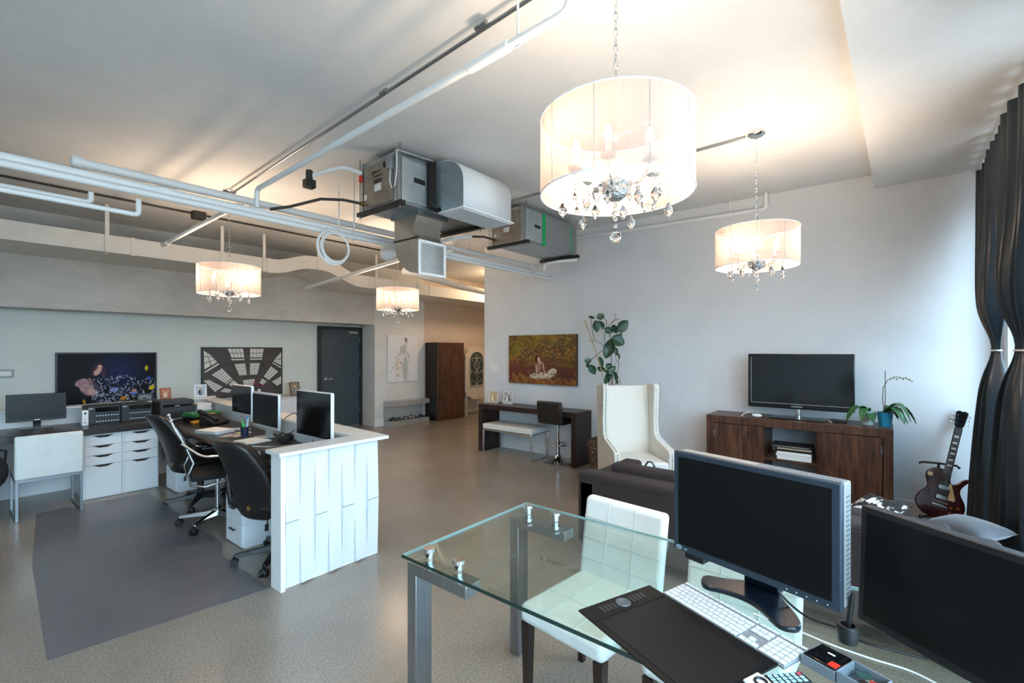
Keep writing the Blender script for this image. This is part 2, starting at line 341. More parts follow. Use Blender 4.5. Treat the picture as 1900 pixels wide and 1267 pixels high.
make_chandelier('large drum chandelier of white string with crystals, hung over the glass desk', (1.74, .866), 2.235)
make_chandelier('white string drum chandelier hung near the television wall', (4.17, .835), 2.275)
make_chandelier('white string drum chandelier hung over the row of computer desks', (2.03, 5.64), 2.22)
make_chandelier('white string drum chandelier hung before the dress canvas and slate door', (4.29, 5.64), 2.20)
# lamp in the corridor behind the wall corner
cl = thing('corridor_ceiling_lamp', 'round glowing ceiling lamp in the corridor behind the wall corner', 'lamp', (8.1, 6.6, CEIL))
MB().lathe([(0, -.03), (.16, -.03), (.17, -.001), (0, -.001)], 24).build('lamp_base', chrome, cl)
MB().lathe([(0, -.10), (.08, -.09), (.14, -.055), (.15, -.031), (0, -.031)], 24).build('lamp_glass', emis('corridor_lamp_glass', 'ffc890', 5), cl)
l = bpy.data.lights.new('corridor_light', 'POINT'); l.energy = 60; l.color = (1, .70, .45); l.shadow_soft_size = .12
o = bpy.data.objects.new('corridor_light', l); COL.objects.link(o); o.location = (0, 0, -.25); o.parent = cl

# ---------------------------------------------------------------- pipes, conduits
def elbow(p, q, r, n=6):
    """corner path p[0]->p[-1] with rounded corners of radius r"""
    pts = [Vector(a) for a in p]; out = [pts[0]]
    for i in range(1, len(pts)-1):
        a, b, c_ = pts[i-1], pts[i], pts[i+1]; d0 = (a-b).normalized(); d1 = (c_-b).normalized(); s0, s1 = b+d0*r, b+d1*r
        for k in range(n+1):
            t = k/n; out.append((1-t)**2*s0+2*t*(1-t)*b+t*t*s1)
    return out+[pts[-1]]
def pipe(name, label, pts, r, m=pipe_m, hang=(), cat='pipe', bend=.06, couplings=()):
    t = thing(name, label, cat, pts[0]); o = Vector(pts[0])
    MB().tube([p-o for p in (elbow(pts, None, bend) if len(pts) > 2 else [Vector(p) for p in pts])], r, 14).build('run', m, t)
    for (x, y, z) in hang:
        h = MB().cyl((x, y, z+r), (x, y, CEIL), .006, n=6); h.tube([(x, y+(r+.006)*math.cos(a), z+(r+.006)*math.sin(a)) for a in [2*PI*k/16 for k in range(16)]], .004, 5, True)
        h.v = [tuple(Vector(p)-o) for p in h.v]; h.build('hanger', m, t)
    for (p, q) in couplings: MB().cyl(Vector(p)-o, Vector(q)-o, r*1.28, n=16).build('coupling', m, t)
    return t
pipe('sprinkler_main', 'thick white pipe, upper of the long pair crossing under the ceiling', [(-3.4, 4.10, 2.745), (XW-.01, 4.06, 2.745)], .032, hang=((2.42, 4.085, 2.745), (3.9, 4.07, 2.745)), couplings=[((1.0, 4.09, 2.745), (1.12, 4.09, 2.745)), ((1.62, 4.085, 2.745), (1.74, 4.085, 2.745))])
pipe('water_pipe', 'slimmer white pipe, lower of the long pair crossing under the ceiling', [(-3.4, 4.03, 2.69), (XW-.01, 4.0, 2.69)], .023, hang=((2.54, 4.015, 2.69), (5.4, 4.0, 2.69)))
pipe('supply_pipe', 'white pipe with a capped end running just behind the long pair', [(.58, 4.36, 2.90), (XW-.01, 4.30, 2.90)], .033, hang=((4.4, 4.3, 2.9),), couplings=[((.585, 4.36, 2.90), (.64, 4.36, 2.90))])
pipe('drain_pipe', 'thin white pipe hanging low with an upturned end near the left duct', [(-3.4, 4.2, 2.62), (.66, 4.2, 2.60), (.66, 4.2, 2.67)], .016, bend=.03)
pipe('condensate_pipe', 'lowest thin white pipe with an upturned end beside the long pair', [(-3.4, 4.12, 2.585), (.90, 4.12, 2.555), (.90, 4.12, 2.665)], .017, bend=.03)
pipe('sprinkler_branch', 'white sprinkler branch pipe running from the elbow above the glass desk to the long pair',
     [(1.575, .98, CEIL-.01), (1.575, .98, 2.94), (1.68, 4.09, 2.94), (1.68, 4.09, 2.788)], .02, hang=((1.585, 1.25, 2.94),), couplings=[((1.585, 1.30, 2.94), (1.595, 1.55, 2.94))], bend=.05)
pipe('sprinkler_branch', 'white branch pipe slanting away from the long pair towards the left beam', [(1.70, 4.425, 2.90), (1.72, 6.75, 2.87)], .021, couplings=[((1.72, 6.6, 2.87), (1.72, 6.8, 2.87))])
pipe('sprinkler_branch', 'white branch pipe passing under the bent part of the duct', [(3.92, 4.40, 2.86), (3.95, 7.7, 2.66)], .026, couplings=[((3.95, 7.55, 2.667), (3.95, 7.75, 2.655))])
pipe('sprinkler_branch', 'white branch pipe along the television wall ending in an upturned sprinkler', [at(1421, 358, x=XW-.14), at(1421, 388, x=XW-.14), at(1035, 447, x=XW-.14), (XW-.14, 4.0, 2.86)], .02, bend=.04, hang=(tuple(at(1355, 398, x=XW-.14)),))
pipe('corridor_pipe', 'stubby white pipe under the corridor ceiling behind the wall corner', [(5.0, 6.4, 2.95), (6.6, 6.6, 2.86), (8.6, 6.8, 2.80)], .06, bend=.2, hang=((6.6, 6.6, 2.86), (8.4, 6.78, 2.806)))
pipe('corridor_pipe', 'white pipe crossing the corridor ceiling above the stubby pipe', [(4.4, 4.6, 2.98), (5.3, 6.1, 2.95)], .03, hang=((5.2, 5.9, 2.953),))
pipe('electrical_conduit', 'grey steel conduit running along the ceiling over the desks', [(1.72, -.4, 3.30), (2.015, 5.57, 3.30)], .011, steel, hang=(), cat='conduit', couplings=[((1.79, 1.62, 3.30), (1.795, 1.70, 3.30)), ((1.85, 2.55, 3.30), (1.854, 2.62, 3.30))])
pipe('electrical_conduit', 'thin pale conduit along the ceiling from the television wall chandelier', [(4.18, .915, CEIL-.014), (4.29, 5.555, CEIL-.014)], .009, galv, cat='conduit')
pipe('electrical_conduit', 'dark conduit crossing the ceiling behind the hanging drum lamps', [(-3.4, 6.9, 3.345), (6.4, 6.9, 3.345)], .012, dark_metal, cat='conduit')
jb = thing('junction_box', 'small dark junction box on the ceiling over the far desks', 'junction box', (2.10, 6.83, 3.30))
bx('box', dark_metal, -.07, .07, -.06, .055, -.03, .058, jb, .004); bx('cover', dark_metal, -.06, .06, -.05, .05, -.036, -.031, jb)
cc = thing('cable_coil', 'coil of white cable hung from the long white pipe', 'cable', (2.29, 3.93, 2.54))
for k in range(5):
    r = .125+.008*k; ox, oz = random.uniform(-.012, .012), random.uniform(-.008, .008)
    MB().tube([(ox+r*math.cos(a), -.02+.008*k, oz+r*math.sin(a)) for a in [2*PI*j/40 for j in range(40)]], .0055, 6, True).build('loop', white_m, cc)
MB().tube([(.02, .0, .13), (.03, .03, .17), (.05, .08, .19)], .004, 6).build('tie', white_m, cc)
# round white globe lamp
g = thing('globe_detector', 'white round globe fitting hung beside the square return grille', 'fitting', (3.14, 4.30, 2.67))
MB().sph((0, 0, 0), (.088, .088, .088), 20, 12).build('globe', pipe_m, g); MB().cyl((0, 0, .085), (0, .02, .17), .03, .02).build('neck', pipe_m, g)

# ---------------------------------------------------------------- long rectangular duct
DY0, DY1 = 7.35, 8.34
path = [(-3.4, 2.79), (.4, 2.79), (3.25, 2.79)]
for k in range(1, 10): t = k/9; path.append((3.25+.62*t, 2.79+.145*(.5-.5*math.cos(PI*t))))
path.append((4.05, 2.935))
for k in range(1, 10): t = k/9; path.append((4.05+.72*t, 2.935-.20*(.5-.5*math.cos(PI*t))))
path += [(6.6, 2.725), (8.4, 2.715), (10.9, 2.70)]
dt = thing('air_duct', 'long pale rectangular air duct with an S bend along the left wall', 'duct', (0, DY0, 2.79))
mb = MB(); H_ = .21
vv = []; 
for x, z in path: vv += [(x, 0, z-2.79), (x, DY1-DY0, z-2.79), (x, DY1-DY0, z-2.79+H_), (x, 0, z-2.79+H_)]
fs = [(i*4+k, (i+1)*4+k, (i+1)*4+(k+1) % 4, i*4+(k+1) % 4) for i in range(len(path)-1) for k in range(4)]+[(0, 1, 2, 3), tuple(len(vv)-4+k for k in (3, 2, 1, 0))]
mb.add(vv, fs).build('duct_body', duct_m, dt, angle=50)
def dz(x): return float(np.interp(x, [p[0] for p in path], [p[1] for p in path]))-2.79
for x in (1.55, 3.2, 4.95, 6.4, 8.25): bx('seam_flange', duct_m, x-.02, x+.02, -.008, DY1-DY0-.01, dz(x)-.008, dz(x)+H_+.008, dt)
for x in (1.3, 2.55, 3.12, 3.98, 5.1, 6.1, 8.2):
    bx('hanger_strap', duct_m, x-.02, x+.02, -.014, -.009, dz(x)-.01, CEIL-2.79, dt); bx('hanger_foot', duct_m, x-.02, x+.02, -.014, .55, dz(x)-.016, dz(x)-.001, dt)

# ---------------------------------------------------------------- ceiling air units
def air_unit(label, x0, x1, y0, y1, z0, z1):
    t = thing('ceiling_air_unit', label, 'air unit', (x0, y0, z0), 0, 'galvanised air units hung from the ceiling'); W, D, Hh = x1-x0, y1-y0, z1-z0
    bx('cabinet', galv, 0, W, 0, D, 0, Hh, t, .004)
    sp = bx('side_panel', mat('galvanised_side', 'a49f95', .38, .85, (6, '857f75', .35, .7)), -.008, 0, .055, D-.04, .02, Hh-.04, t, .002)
    bx('handle_recess', black_pl, -.011, -.008, D*.40, D*.63, Hh*.50, Hh*.57, sp); bx('rating_label', paper, -.010, -.008, D*.42, D*.60, Hh*.33, Hh*.47, sp)
    bx('service_label', paper, -.010, -.008, D-.085, D-.045, Hh*.22, Hh*.33, sp)
    for yy in (0.0, D-.03): bx('corner_post', galv, -.012, .012, yy-.012 if yy == 0 else yy, yy+.03, 0, Hh, t)
    for xx in (-.02, W-.06):
        r = bx('rail', dark_metal, xx, xx+.05, -.05, D+.06, -.035, -.001, t); bx('rail_end', black_pl, xx-.004, xx+.054, -.066, -.05, -.038, .002, r)
        for yy in (-.03, D+.04): MB().cyl((xx+.025, yy, -.06), (xx+.025, yy, CEIL-z0-.001), .005, n=6).build('hanger_rod', steel, r)
    return t, W, D, Hh
u1, W, D, Hh = air_unit('galvanised air unit with curved window-lit hood and square return grille below', 2.46, 3.5, 3.24, 3.76, 2.865, 3.30)
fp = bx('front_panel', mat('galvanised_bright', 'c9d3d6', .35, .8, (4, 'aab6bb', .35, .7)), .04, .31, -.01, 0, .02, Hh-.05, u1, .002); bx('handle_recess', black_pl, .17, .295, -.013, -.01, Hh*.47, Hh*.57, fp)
MB().cyl((-.02, -.02, Hh-.01), (.36, -.03, Hh+.01), .014).build('power_conduit', galv, u1)
bx('duct_collar', dark_metal, .325, 1.03, -.06, 0, .02, Hh-.01, u1)
x0, x1 = .38, 1.015; prof = [(-.06, .02), (-.06, Hh)]
for k in range(11): a = PI/2*k/10; prof.append((-.16-.25*math.sin(a), Hh-.02-.22*(1-math.cos(a))))
prof += [(-.41, -.03), (-.13, -.03), (-.12, .02)]
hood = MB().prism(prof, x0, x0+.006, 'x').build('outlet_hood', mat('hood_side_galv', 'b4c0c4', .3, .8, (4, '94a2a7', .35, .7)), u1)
MB().prism(prof, x1-.006, x1, 'x').build('hood_side', MATS['hood_side_galv'], hood)
cv = MB(); pr = prof[1:-2]; cv.add([(x0-.004, y, z) for y, z in pr]+[(x1+.004, y, z) for y, z in pr], [(i, i+1, i+1+len(pr), i+len(pr)) for i in range(len(pr)-1)]); cv.build('hood_cover', mat('hood_window_lit', 'dfe3e4', .4), hood, solid=.004)  # cover's white colour stands in for window light on the galvanised curve
go = bx('hood_grille', white_lam, x0-.02, x1+.03, -.43, -.11, -.045, -.032, hood, .003)
sl = MB().box(x0, x1, -.0035, .0035, -.012, 0).mesh('slat', mat('grille_slat', 'c6cacc', .5))
for k in range(20): link('slat', sl, go, loc=(0, -.41+k*.0145, -.046))
# return duct with grille
rx0, rx1 = 2.73-2.46, 3.05-2.46; P = [(.06, 0), (.40, 0)]
for k in range(13): a = PI/2*k/12; P.append((.40-.34*(1-math.cos(a)) if k else .40, -.22-.345*math.sin(a)))
P += [(.06, -.27)]
for k in range(1, 7): a = PI/2*k/6; P.append((.06+.06*math.sin(a), -.27+.07*(1-math.cos(a))+.02*k/6))
P += [(.12, -.12), (.09, -.08)]
rd = MB().prism(P, rx0, rx1, 'x').build('return_duct', mat('return_duct_steel', 'b5aea2', .38, .75, (3, '9d968b', .35, .7)), u1, angle=30)
MB().box(rx0-.006, rx0, .05, .41, -.25, -.235).build('duct_seam', dark_metal, rd)
bx('duct_flange', galv, rx0-.02, rx1+.02, .03, .43, -.04, -.001, rd)
rg = MB().box(rx0, rx1+.01, .045, .06, -.58, -.555).box(rx0, rx1+.01, .045, .06, -.285, -.26).box(rx0, rx0+.025, .045, .06, -.555, -.285).box(rx1-.015, rx1+.01, .045, .06, -.555, -.285).build('return_grille', white_m, u1, .002)
bx('grille_back', mat('grille_dark', '4a5257', .7), rx0+.02, rx1-.01, .058, .0605, -.56, -.28, rg)
sl2 = MB().add([(rx0+.024, .048, -.004), (rx1-.014, .048, -.004), (rx1-.014, .057, .006), (rx0+.024, .057, .006)], [(0, 1, 2, 3)]).mesh('slat', white_m)
for k in range(20): link('slat', sl2, rg, loc=(0, 0, -.548+k*.0134), solid=.002)
ctl = bx('control_box', galv, -.055, -.013, .02, .09, Hh-.16, Hh-.04, u1, .003); MB().tube([(-.035, .05, Hh-.16), (-.035, .06, Hh-.26), (-.035, .03, Hh-.33), (-.03, -.0, Hh-.31), (-.02, -.016, Hh-.2), (-.02, -.02, Hh-.01)], .0055, 7).build('whip_cable', pipe_m, ctl)
txt('Johnson', .042, (-.0095, .36, Hh*.70), (0, -1, 0), (0, 0, 1), black_pl, u1); txt('Controls', .042, (-.0095, .345, Hh*.61), (0, -1, 0), (0, 0, 1), black_pl, u1)
MB().cyl((-.0085, .165, Hh*.80), (-.011, .165, Hh*.80), .026, n=20).build('round_emblem', dark_metal, u1)
bx('red_valve', red_p, -.03, 0, D-.02, D+.012, Hh*.62, Hh*.76, u1, .006)
MB().tube(elbow([(.0, D+.0, Hh*.82), (-.16, D+.05, Hh*.88), (-.32, D+.3, Hh*.74), (-.34, D+.3, Hh*.6)], None, .05), .02, 10).build('insulated_line', pipe_m, u1)
v = MB().box(-.39, -.30, D+.26, D+.34, Hh*.45, Hh*.62).cyl((-.345, D+.3, Hh*.62), (-.345, D+.3, Hh*.82), .03); v.build('valve_actuator', dark_metal, u1, .006)
MB().tube([(-.0, D-.03, .07), (-.15, D+.06, .09), (-.3, D+.18, .085), (-.5, D+.34, .0), (-.62, D+.45, -.03)], .013, 9).build('rubber_hose', hose_m, u1)
MB().cyl((0, D-.03, .07), (-.03, D-.025, .072), .02).build('hose_nut', brass, u1)
u2, W2, D2, H2 = air_unit('galvanised air unit with green tape beside the television wall', 4.32, 5.48, 3.32, 3.82, 2.885, 3.30)
bx('front_panel', mat('galvanised_bright', 'c9d3d6'), .04, .36, -.01, 0, .02, H2-.03, u2, .002); bx('handle_recess', black_pl, .20, .32, -.013, -.01, H2*.46, H2*.55, u2)
bx('tape_strip', green_p, .36, .43, -.016, -.002, .0, H2-.02, u2); bx('tape_strip', green_p, 1.02, 1.045, -.008, -.001, .02, H2-.04, u2)
bx('filter_mesh', mat('filter_grey', '8d9090', .8, 0, (150, '77797a', .4, .6)), .44, 1.14, -.006, -.0005, .02, H2-.03, u2)
MB().tube([(0, D2-.05, .07), (-.16, D2-.02, .085), (-.34, D2+.02, .06)], .013, 9).build('rubber_hose', hose_m, u2); MB().cyl((0, D2-.05, .07), (-.03, D2-.05, .072), .02).build('hose_nut', brass, u2)
MB().tube(elbow([(-.34, D2+.02, .06), (-.6, D2+.1, .0), (-.66, D2+.3, -.04)], None, .05), .022, 9).build('insulated_line', pipe_m, u2)
MB().tube(elbow([(1.13, -.03, -.06), (.9, .1, -.1), (.85, .3, -.12), (.85, .3, -.2)], None, .04), .02, 9).build('insulated_line', pipe_m, u2)
# ---------------------------------------------------------------- prints
class Paint:
    def __init__(s, nx, ny, base):
        s.nx, s.ny = nx, ny; u, v = np.meshgrid(np.linspace(0, 1, nx+1), np.linspace(0, 1, ny+1)); s.u, s.v = u, v
        s.c = np.zeros((ny+1, nx+1, 3)); s.c[:] = lin(base)[:3]; s.asp = nx/ny; s.rng = np.random.RandomState(3)
    def noise(s, fx, fy):
        g = s.rng.rand(int(fy)+2, int(fx)+2); x, y = s.u*fx, s.v*fy; i, j = x.astype(int), y.astype(int); a, b = x-i, y-j; a, b = a*a*(3-2*a), b*b*(3-2*b)
        return (g[j, i]*(1-a)+g[j, i+1]*a)*(1-b)+(g[j+1, i]*(1-a)+g[j+1, i+1]*a)*b
    def mix(s, k, col): k = np.clip(k, 0, 1)[..., None]; s.c = s.c*(1-k)+np.array(lin(col)[:3])*k
    def ell(s, cx, cy, rx, ry, col, rot=0, soft=.15, a=1):
        x, y = (s.u-cx)*s.asp, s.v-cy; ca, sa = math.cos(rot), math.sin(rot); X, Y = (x*ca+y*sa)/rx, (-x*sa+y*ca)/ry
        s.mix(a*np.clip((1-np.sqrt(X*X+Y*Y))/soft, 0, 1), col)
    def grain(s, k, fx=None): n = s.noise(fx or s.nx*.9, (fx or s.nx*.9)/s.asp if s.asp > .9 else s.ny*.9); s.c = np.clip(s.c*(1+k*(n[..., None]-.5)*2), 0, 1)
    def mesh(s, w_, h_):
        k = s.nx+1; vv = np.stack([s.u*w_, s.u*0, s.v*h_], -1).reshape(-1, 3)
        fs = [(j*k+i, j*k+i+1, (j+1)*k+i+1, (j+1)*k+i) for j in range(s.ny) for i in range(s.nx)]
        me = bpy.data.meshes.new('print'); me.from_pydata(vv.tolist(), [], fs); me.update()
        at_ = me.color_attributes.new('Col', 'FLOAT_COLOR', 'POINT'); at_.data.foreach_set('color', np.concatenate([s.c.reshape(-1, 3), np.ones((vv.shape[0], 1))], 1).astype(np.float32).ravel())
        me.materials.append(print_m); return me
def framed(name, label, cat, origin, rz, w_, h_, pmesh, fcol, depth=.03, border=.0, tilt=0, group=None):
    """local x along the picture, print faces local -y, back on y=depth"""
    t = thing(name, label, cat, origin, rz, group); t.rotation_euler = (tilt, 0, rz)
    if border:
        MB().box(-border, 0, -.004, depth, -border, h_+border).box(w_, w_+border, -.004, depth, -border, h_+border).box(0, w_, -.004, depth, -border, 0).box(0, w_, -.004, depth, h_, h_+border).build('frame', fcol, t)
        bx('backing', fcol, 0, w_, .004, depth, 0, h_, t)
    else: bx('canvas', fcol, 0, w_, .001, depth, 0, h_, t)
    link('print', pmesh, t)
    return t
blk_frame = mat('black_frame', '111213', .4)
# 1: dark picture, a person lying among blossoms and bright fish
p = Paint(150, 104, '0b0b12'); p.mix(np.clip(1-np.hypot((p.u-.62)*1.2, p.v-.72)*2.6, 0, 1)*.8, '222a5a')
p.mix((p.noise(70, 46) > .7)*(p.v < .62-.25*np.abs(p.u-.62))*(p.u > .32), '8f97b5'); p.mix((p.noise(90, 60) > .78)*(p.v < .35)*(p.u > .3), 'b9c2da')
p.ell(.30, .46, .16, .09, '4a4458', -.6); p.ell(.27, .42, .10, .17, 'b08d8e', .45); p.ell(.22, .50, .10, .06, 'a98688', .5); p.ell(.33, .33, .08, .05, 'caa6a0', -.4); p.ell(.31, .52, .03, .07, '8a6468', .3)
p.ell(.37, .72, .085, .15, '2a1a2a', -.5); p.ell(.385, .71, .052, .11, 'd2a397', -.45); p.ell(.44, .66, .03, .12, '4a2f45', .1); p.ell(.365, .745, .02, .05, '5c2c4a', -.4)
for cx, cy, rx, ry, c_, r_ in ((.55, .35, .075, .045, '8793c8', .1), (.96, .36, .055, .04, 'e8d018', .6), (.90, .73, .025, .05, 'd8c42a', 0), (.16, .06, .05, .045, 'e2d214', 0), (.25, .16, .02, .05, 'd8b01c', .3),
    (.65, .19, .06, .03, 'd58a1a', .2), (.76, .31, .04, .03, 'd8883c', -.2), (.76, .27, .05, .03, '5d86d8', .3), (.86, .14, .03, .025, '3556c4', 0), (.93, .54, .025, .03, '3f66d0', 0), (.40, .05, .06, .02, 'b8a42a', .1), (.24, .05, .07, .02, '77639c', .1), (.35, .10, .09, .025, '6a6a92', -.2)): p.ell(cx, cy, rx, ry, c_, r_)
p.grain(.5)
framed('framed_picture', 'dark framed picture of a person among blue blossoms and yellow fish', 'picture', (1.045, 8.835, .74), 0, 1.09, .81, p.mesh(1.09, .81), blk_frame, .03, .02)
# 2: monochrome glass roof seen from below
pm = MB().box(0, 1.29, -.0008, 0, 0, .84).mesh('print', mat('print_dark', '35302d', .5, 0, (8, '4c4642', .35, .7)))
pt = framed('framed_picture', 'black framed picture looking up at a glass roof of arched skylights', 'picture', (2.775, 8.835, .80), 0, 1.29, .84, pm, blk_frame, .03, .014)
def cp(x, y): return ((x-592)/(1453-592)*1.29, .84*(1-(y-258)/(800-258)))
quads = [((842,262),(1010,262),(1022,368),(884,368),4,2),((1083,262),(1243,262),(1222,368),(1083,368),4,2),((601,280),(665,330),(742,412),(608,492),2,3),((1449,300),(1449,468),(1355,415),(1392,365),2,3),((915,438),(1030,430),(1050,566),(965,566),5,6),((1083,430),(1198,430),(1166,564),(1083,564),5,6),
  ((680,548),(785,480),(890,596),(815,645),4,6),((1325,470),(1415,540),(1300,635),(1240,590),3,5),((602,608),(655,602),(795,685),(715,738),3,6),((1335,655),(1449,595),(1449,682),(1400,708),4,4),((855,660),(905,615),(952,658),(902,702),3,3),((1190,660),(1225,610),(1275,650),(1225,692),3,3),((765,735),(812,700),(890,722),(860,755),3,3),((1005,622),(1140,612),(1120,690),(1020,690),4,3),
  ((880,380),(1025,380),(1022,394),(884,394),1,1),((1083,378),(1222,378),(1218,391),(1083,391),1,1),((612,512),(745,425),(758,436),(618,524),1,1),((1345,424),(1449,486),(1449,500),(1340,434),1,1),((820,652),(893,602),(897,610),(830,660),1,1)]
pn = MB()
for a, b, c_, d_, nu, nv in quads:
    A, B, C, D_ = [Vector(cp(*q)) for q in (a, b, c_, d_)]
    for i in range(nu):
        for j in range(nv):
            g0, g1 = (.06, .94) if nu*nv > 1 else (0, 1)
            def bl(s, t): s, t = (i+s)/nu, (j+t)/nv; q = (A*(1-s)+B*s)*(1-t)+(D_*(1-s)+C*s)*t; return (q.x, -.0015, q.y)
            pn.add([bl(g0, g0), bl(g1, g0), bl(g1, g1), bl(g0, g1)], [(0, 1, 2, 3)])
pn.build('print_skylights', mat('print_light', 'd9d8cd', .5), pt)['kind'] = 'stuff'
# 3: pale canvas with a figure in a long dress and a bouquet
p = Paint(100, 130, 'e6e8ea'); p.asp = .78
p.ell(.60, .17, .10, .36, 'c2c9c8', .06, .5, .7); p.ell(.57, .30, .075, .32, 'a9b4b0', -.05, .3); p.ell(.52, .68, .07, .12, 'a5b1ac', 0, .3); p.ell(.52, .74, .10, .05, 'b6bdb9', 0, .3); p.ell(.67, .57, .022, .14, '9da49f', .45, .4); p.ell(.73, .42, .015, .06, 'b59b8d', .3, .4)
p.ell(.41, .66, .022, .11, 'a2aba7', -.1, .4); p.ell(.60, .82, .02, .05, 'b59582', 0, .3); p.ell(.605, .87, .038, .05, 'b08f7e', .2, .3); p.ell(.595, .905, .045, .045, '3f332e', .2, .3)
for k in range(90):
    x, y = p.rng.normal(.36, .09), p.rng.normal(.35, .12); p.ell(x, y, .022, .022, ('d9cdb9', 'b49f8d', 'c9b7a0', 'e3d9ca', '8f8a72')[k % 5], 0, .5, .8)
p.mix(np.ones_like(p.u)*.22, 'e6e8ea'); p.grain(.06)
framed('canvas_print', 'pale canvas print of a person in a long dress with dried bouquet', 'canvas', (6.07, 8.325, .915), 0, .81, 1.02, p.mesh(.81, 1.02), mat('pale_canvas', 'd4d6d8', .7), .034)
# 4: autumn woodland with a seated person
p = Paint(170, 104, '54452c'); n1, n2, n3 = p.noise(9, 6), p.noise(28, 18), p.noise(80, 50)
p.mix(np.clip((n1-.35)*2.2, 0, 1)*(p.v > .35), '6b6a22'); p.mix(np.clip((n2-.52)*3, 0, 1)*(p.v > .3)*.8, '8a5a2c'); p.mix((n3 > .66)*.6*(p.v > .4), 'b98f45'); p.mix(np.clip((.5-p.v)*3, 0, 1)*.8, '5a2a2a'); p.mix((n3 > .6)*(p.v < .5)*.6, '8a4038'); p.mix(np.clip((n2-.5)*4, 0, 1)*(p.v < .25)*.7, '9a7436')
p.ell(.82, .2, .25, .2, '4f352c', 0, .6, .8); p.ell(.45, .98, .2, .18, 'b29a3c', 0, 1, .5); p.ell(.68, .95, .2, .12, 'b58040', 0, 1, .6)
p.ell(.50, .175, .30, .07, 'd8c9b2', .05); p.ell(.66, .24, .13, .08, 'dccfba', .5); p.ell(.47, .32, .055, .14, '9b7d6a', 0); p.ell(.435, .31, .02, .12, 'd1a78e', .1); p.ell(.54, .34, .022, .12, 'd1a78e', .25); p.ell(.455, .51, .075, .075, '3a2117', 0); p.ell(.47, .49, .04, .065, 'd8ab92', .2); p.ell(.50, .43, .02, .05, 'd1a78e', -.4); p.mix((n3 > .55)*(p.v < .14)*.8, 'a06a30')
p.mix((p.noise(60, 40) > .62)*(p.v > .08)*(p.v < .3)*(p.u > .28)*(p.u < .78)*.7, '7a5a44'); p.grain(.45); p.mix(np.ones_like(p.u)*.15, '6a3a30')
framed('canvas_print', 'autumn woodland canvas of a seated person above the dark console table', 'canvas', (5.875, 4.82, 1.075), -PI/2, 1.275, .765, p.mesh(1.275, .765), mat('canvas_edge_brown', '33271d', .7), .042)
def photo_frame(label, loc, rz, w_, h_, fm, tones, seed, cat='photo frame', group='small photo frames'):
    p = Paint(20, 26, tones[0]); p.rng = np.random.RandomState(seed); p.asp = w_/h_; p.mix(p.noise(5, 6)*.8, tones[1]); p.ell(.5, .35, .22, .3, tones[2]); p.ell(.5, .72, .11, .12, tones[3]); p.ell(.62, .4, .1, .3, tones[1])
    t = framed('photo_frame', label, cat, loc, rz, w_-.03, h_-.03, p.mesh(w_-.03, h_-.03), fm, .012, .015, -.18, group)
    MB().add([((w_-.03)/2-.02, .012, .0), ((w_-.03)/2+.02, .012, .0), ((w_-.03)/2, .012, h_*.75), ((w_-.03)/2, .012+h_*.42, (-.017+(.012+h_*.42)*.179)/.984)], [(0, 1, 2), (0, 1, 3), (1, 2, 3), (2, 0, 3)]).build('easel_back', black_pl, t)
    return t

# ---------------------------------------------------------------- white half-height partition round the desks
PT = .905
pw = thing('partition', 'white half-height partition with raised tile front around the computer desks', 'partition', (1.43, 3.14, 0))
ox, oy = 1.43, 3.14
def pp(poly, z0, z1, name, m, par=pw, bev=0): return MB().prism([(x-ox, y-oy) for x, y in poly], z0, z1, 'z').build(name, m, par, bev)
pp([(1.43, 3.15), (2.20, 3.15), (2.20, 3.26), (1.43, 3.26)], 0, PT, 'end_wall', white_m)
pp([(2.09, 3.26), (2.20, 3.26), (2.46, 7.46), (2.35, 7.46)], 0, PT, 'long_wall', white_m)
pp([(-.6, 7.36), (2.348, 7.36), (2.352, 7.46), (-.6, 7.46)], 0, .93, 'back_wall', white_m)
cm = mat('partition_cap', 'dcdad6', .45)
pp([(1.40, 3.07), (2.25, 3.07), (2.27, 3.30), (1.40, 3.28)], PT, .93, 'cap', cm, bev=.003)
pp([(2.06, 3.30), (2.27, 3.301), (2.52, 7.50), (2.31, 7.31)], PT, .93, 'cap', cm, bev=.003)
pp([(-.62, 7.31), (2.31, 7.31), (2.52, 7.50), (-.62, 7.50)], .93, .955, 'cap', cm, bev=.003)
bx('corner_post', white_m, 0, .03, -.022, .008, 0, PT, pw)
n = 7; x0, x1 = .035, .77; wt = (x1-x0)/n
tile_white = mat('tile_white', 'd9dcdd', .38)
def tile(up):   # a wedge: one end stands proud
    a, b = (.003, .030) if up else (.030, .003); g = .0015
    return MB().add([(g, 0, 0), (wt-g, 0, 0), (wt-g, 0, 1), (g, 0, 1), (g, -a, 0), (wt-g, -a*.55, 0), (wt-g, -b*.55, 1), (g, -b, 1)], [(0, 1, 2, 3), (4, 5, 6, 7), (0, 1, 5, 4), (1, 2, 6, 5), (2, 3, 7, 6), (3, 0, 4, 7)]).mesh('tile', tile_white, 20)
T0, T1 = tile(True), tile(False)
for i in range(n):
    for j in range(2):
        h_ = .455 if j else .435; z = .012 if j == 0 else .45
        o = link('tile', T0 if (i+j) % 2 == 0 else T1, pw, loc=(x0+i*wt, .01, z)); o.scale = (1, 1, h_-.004)

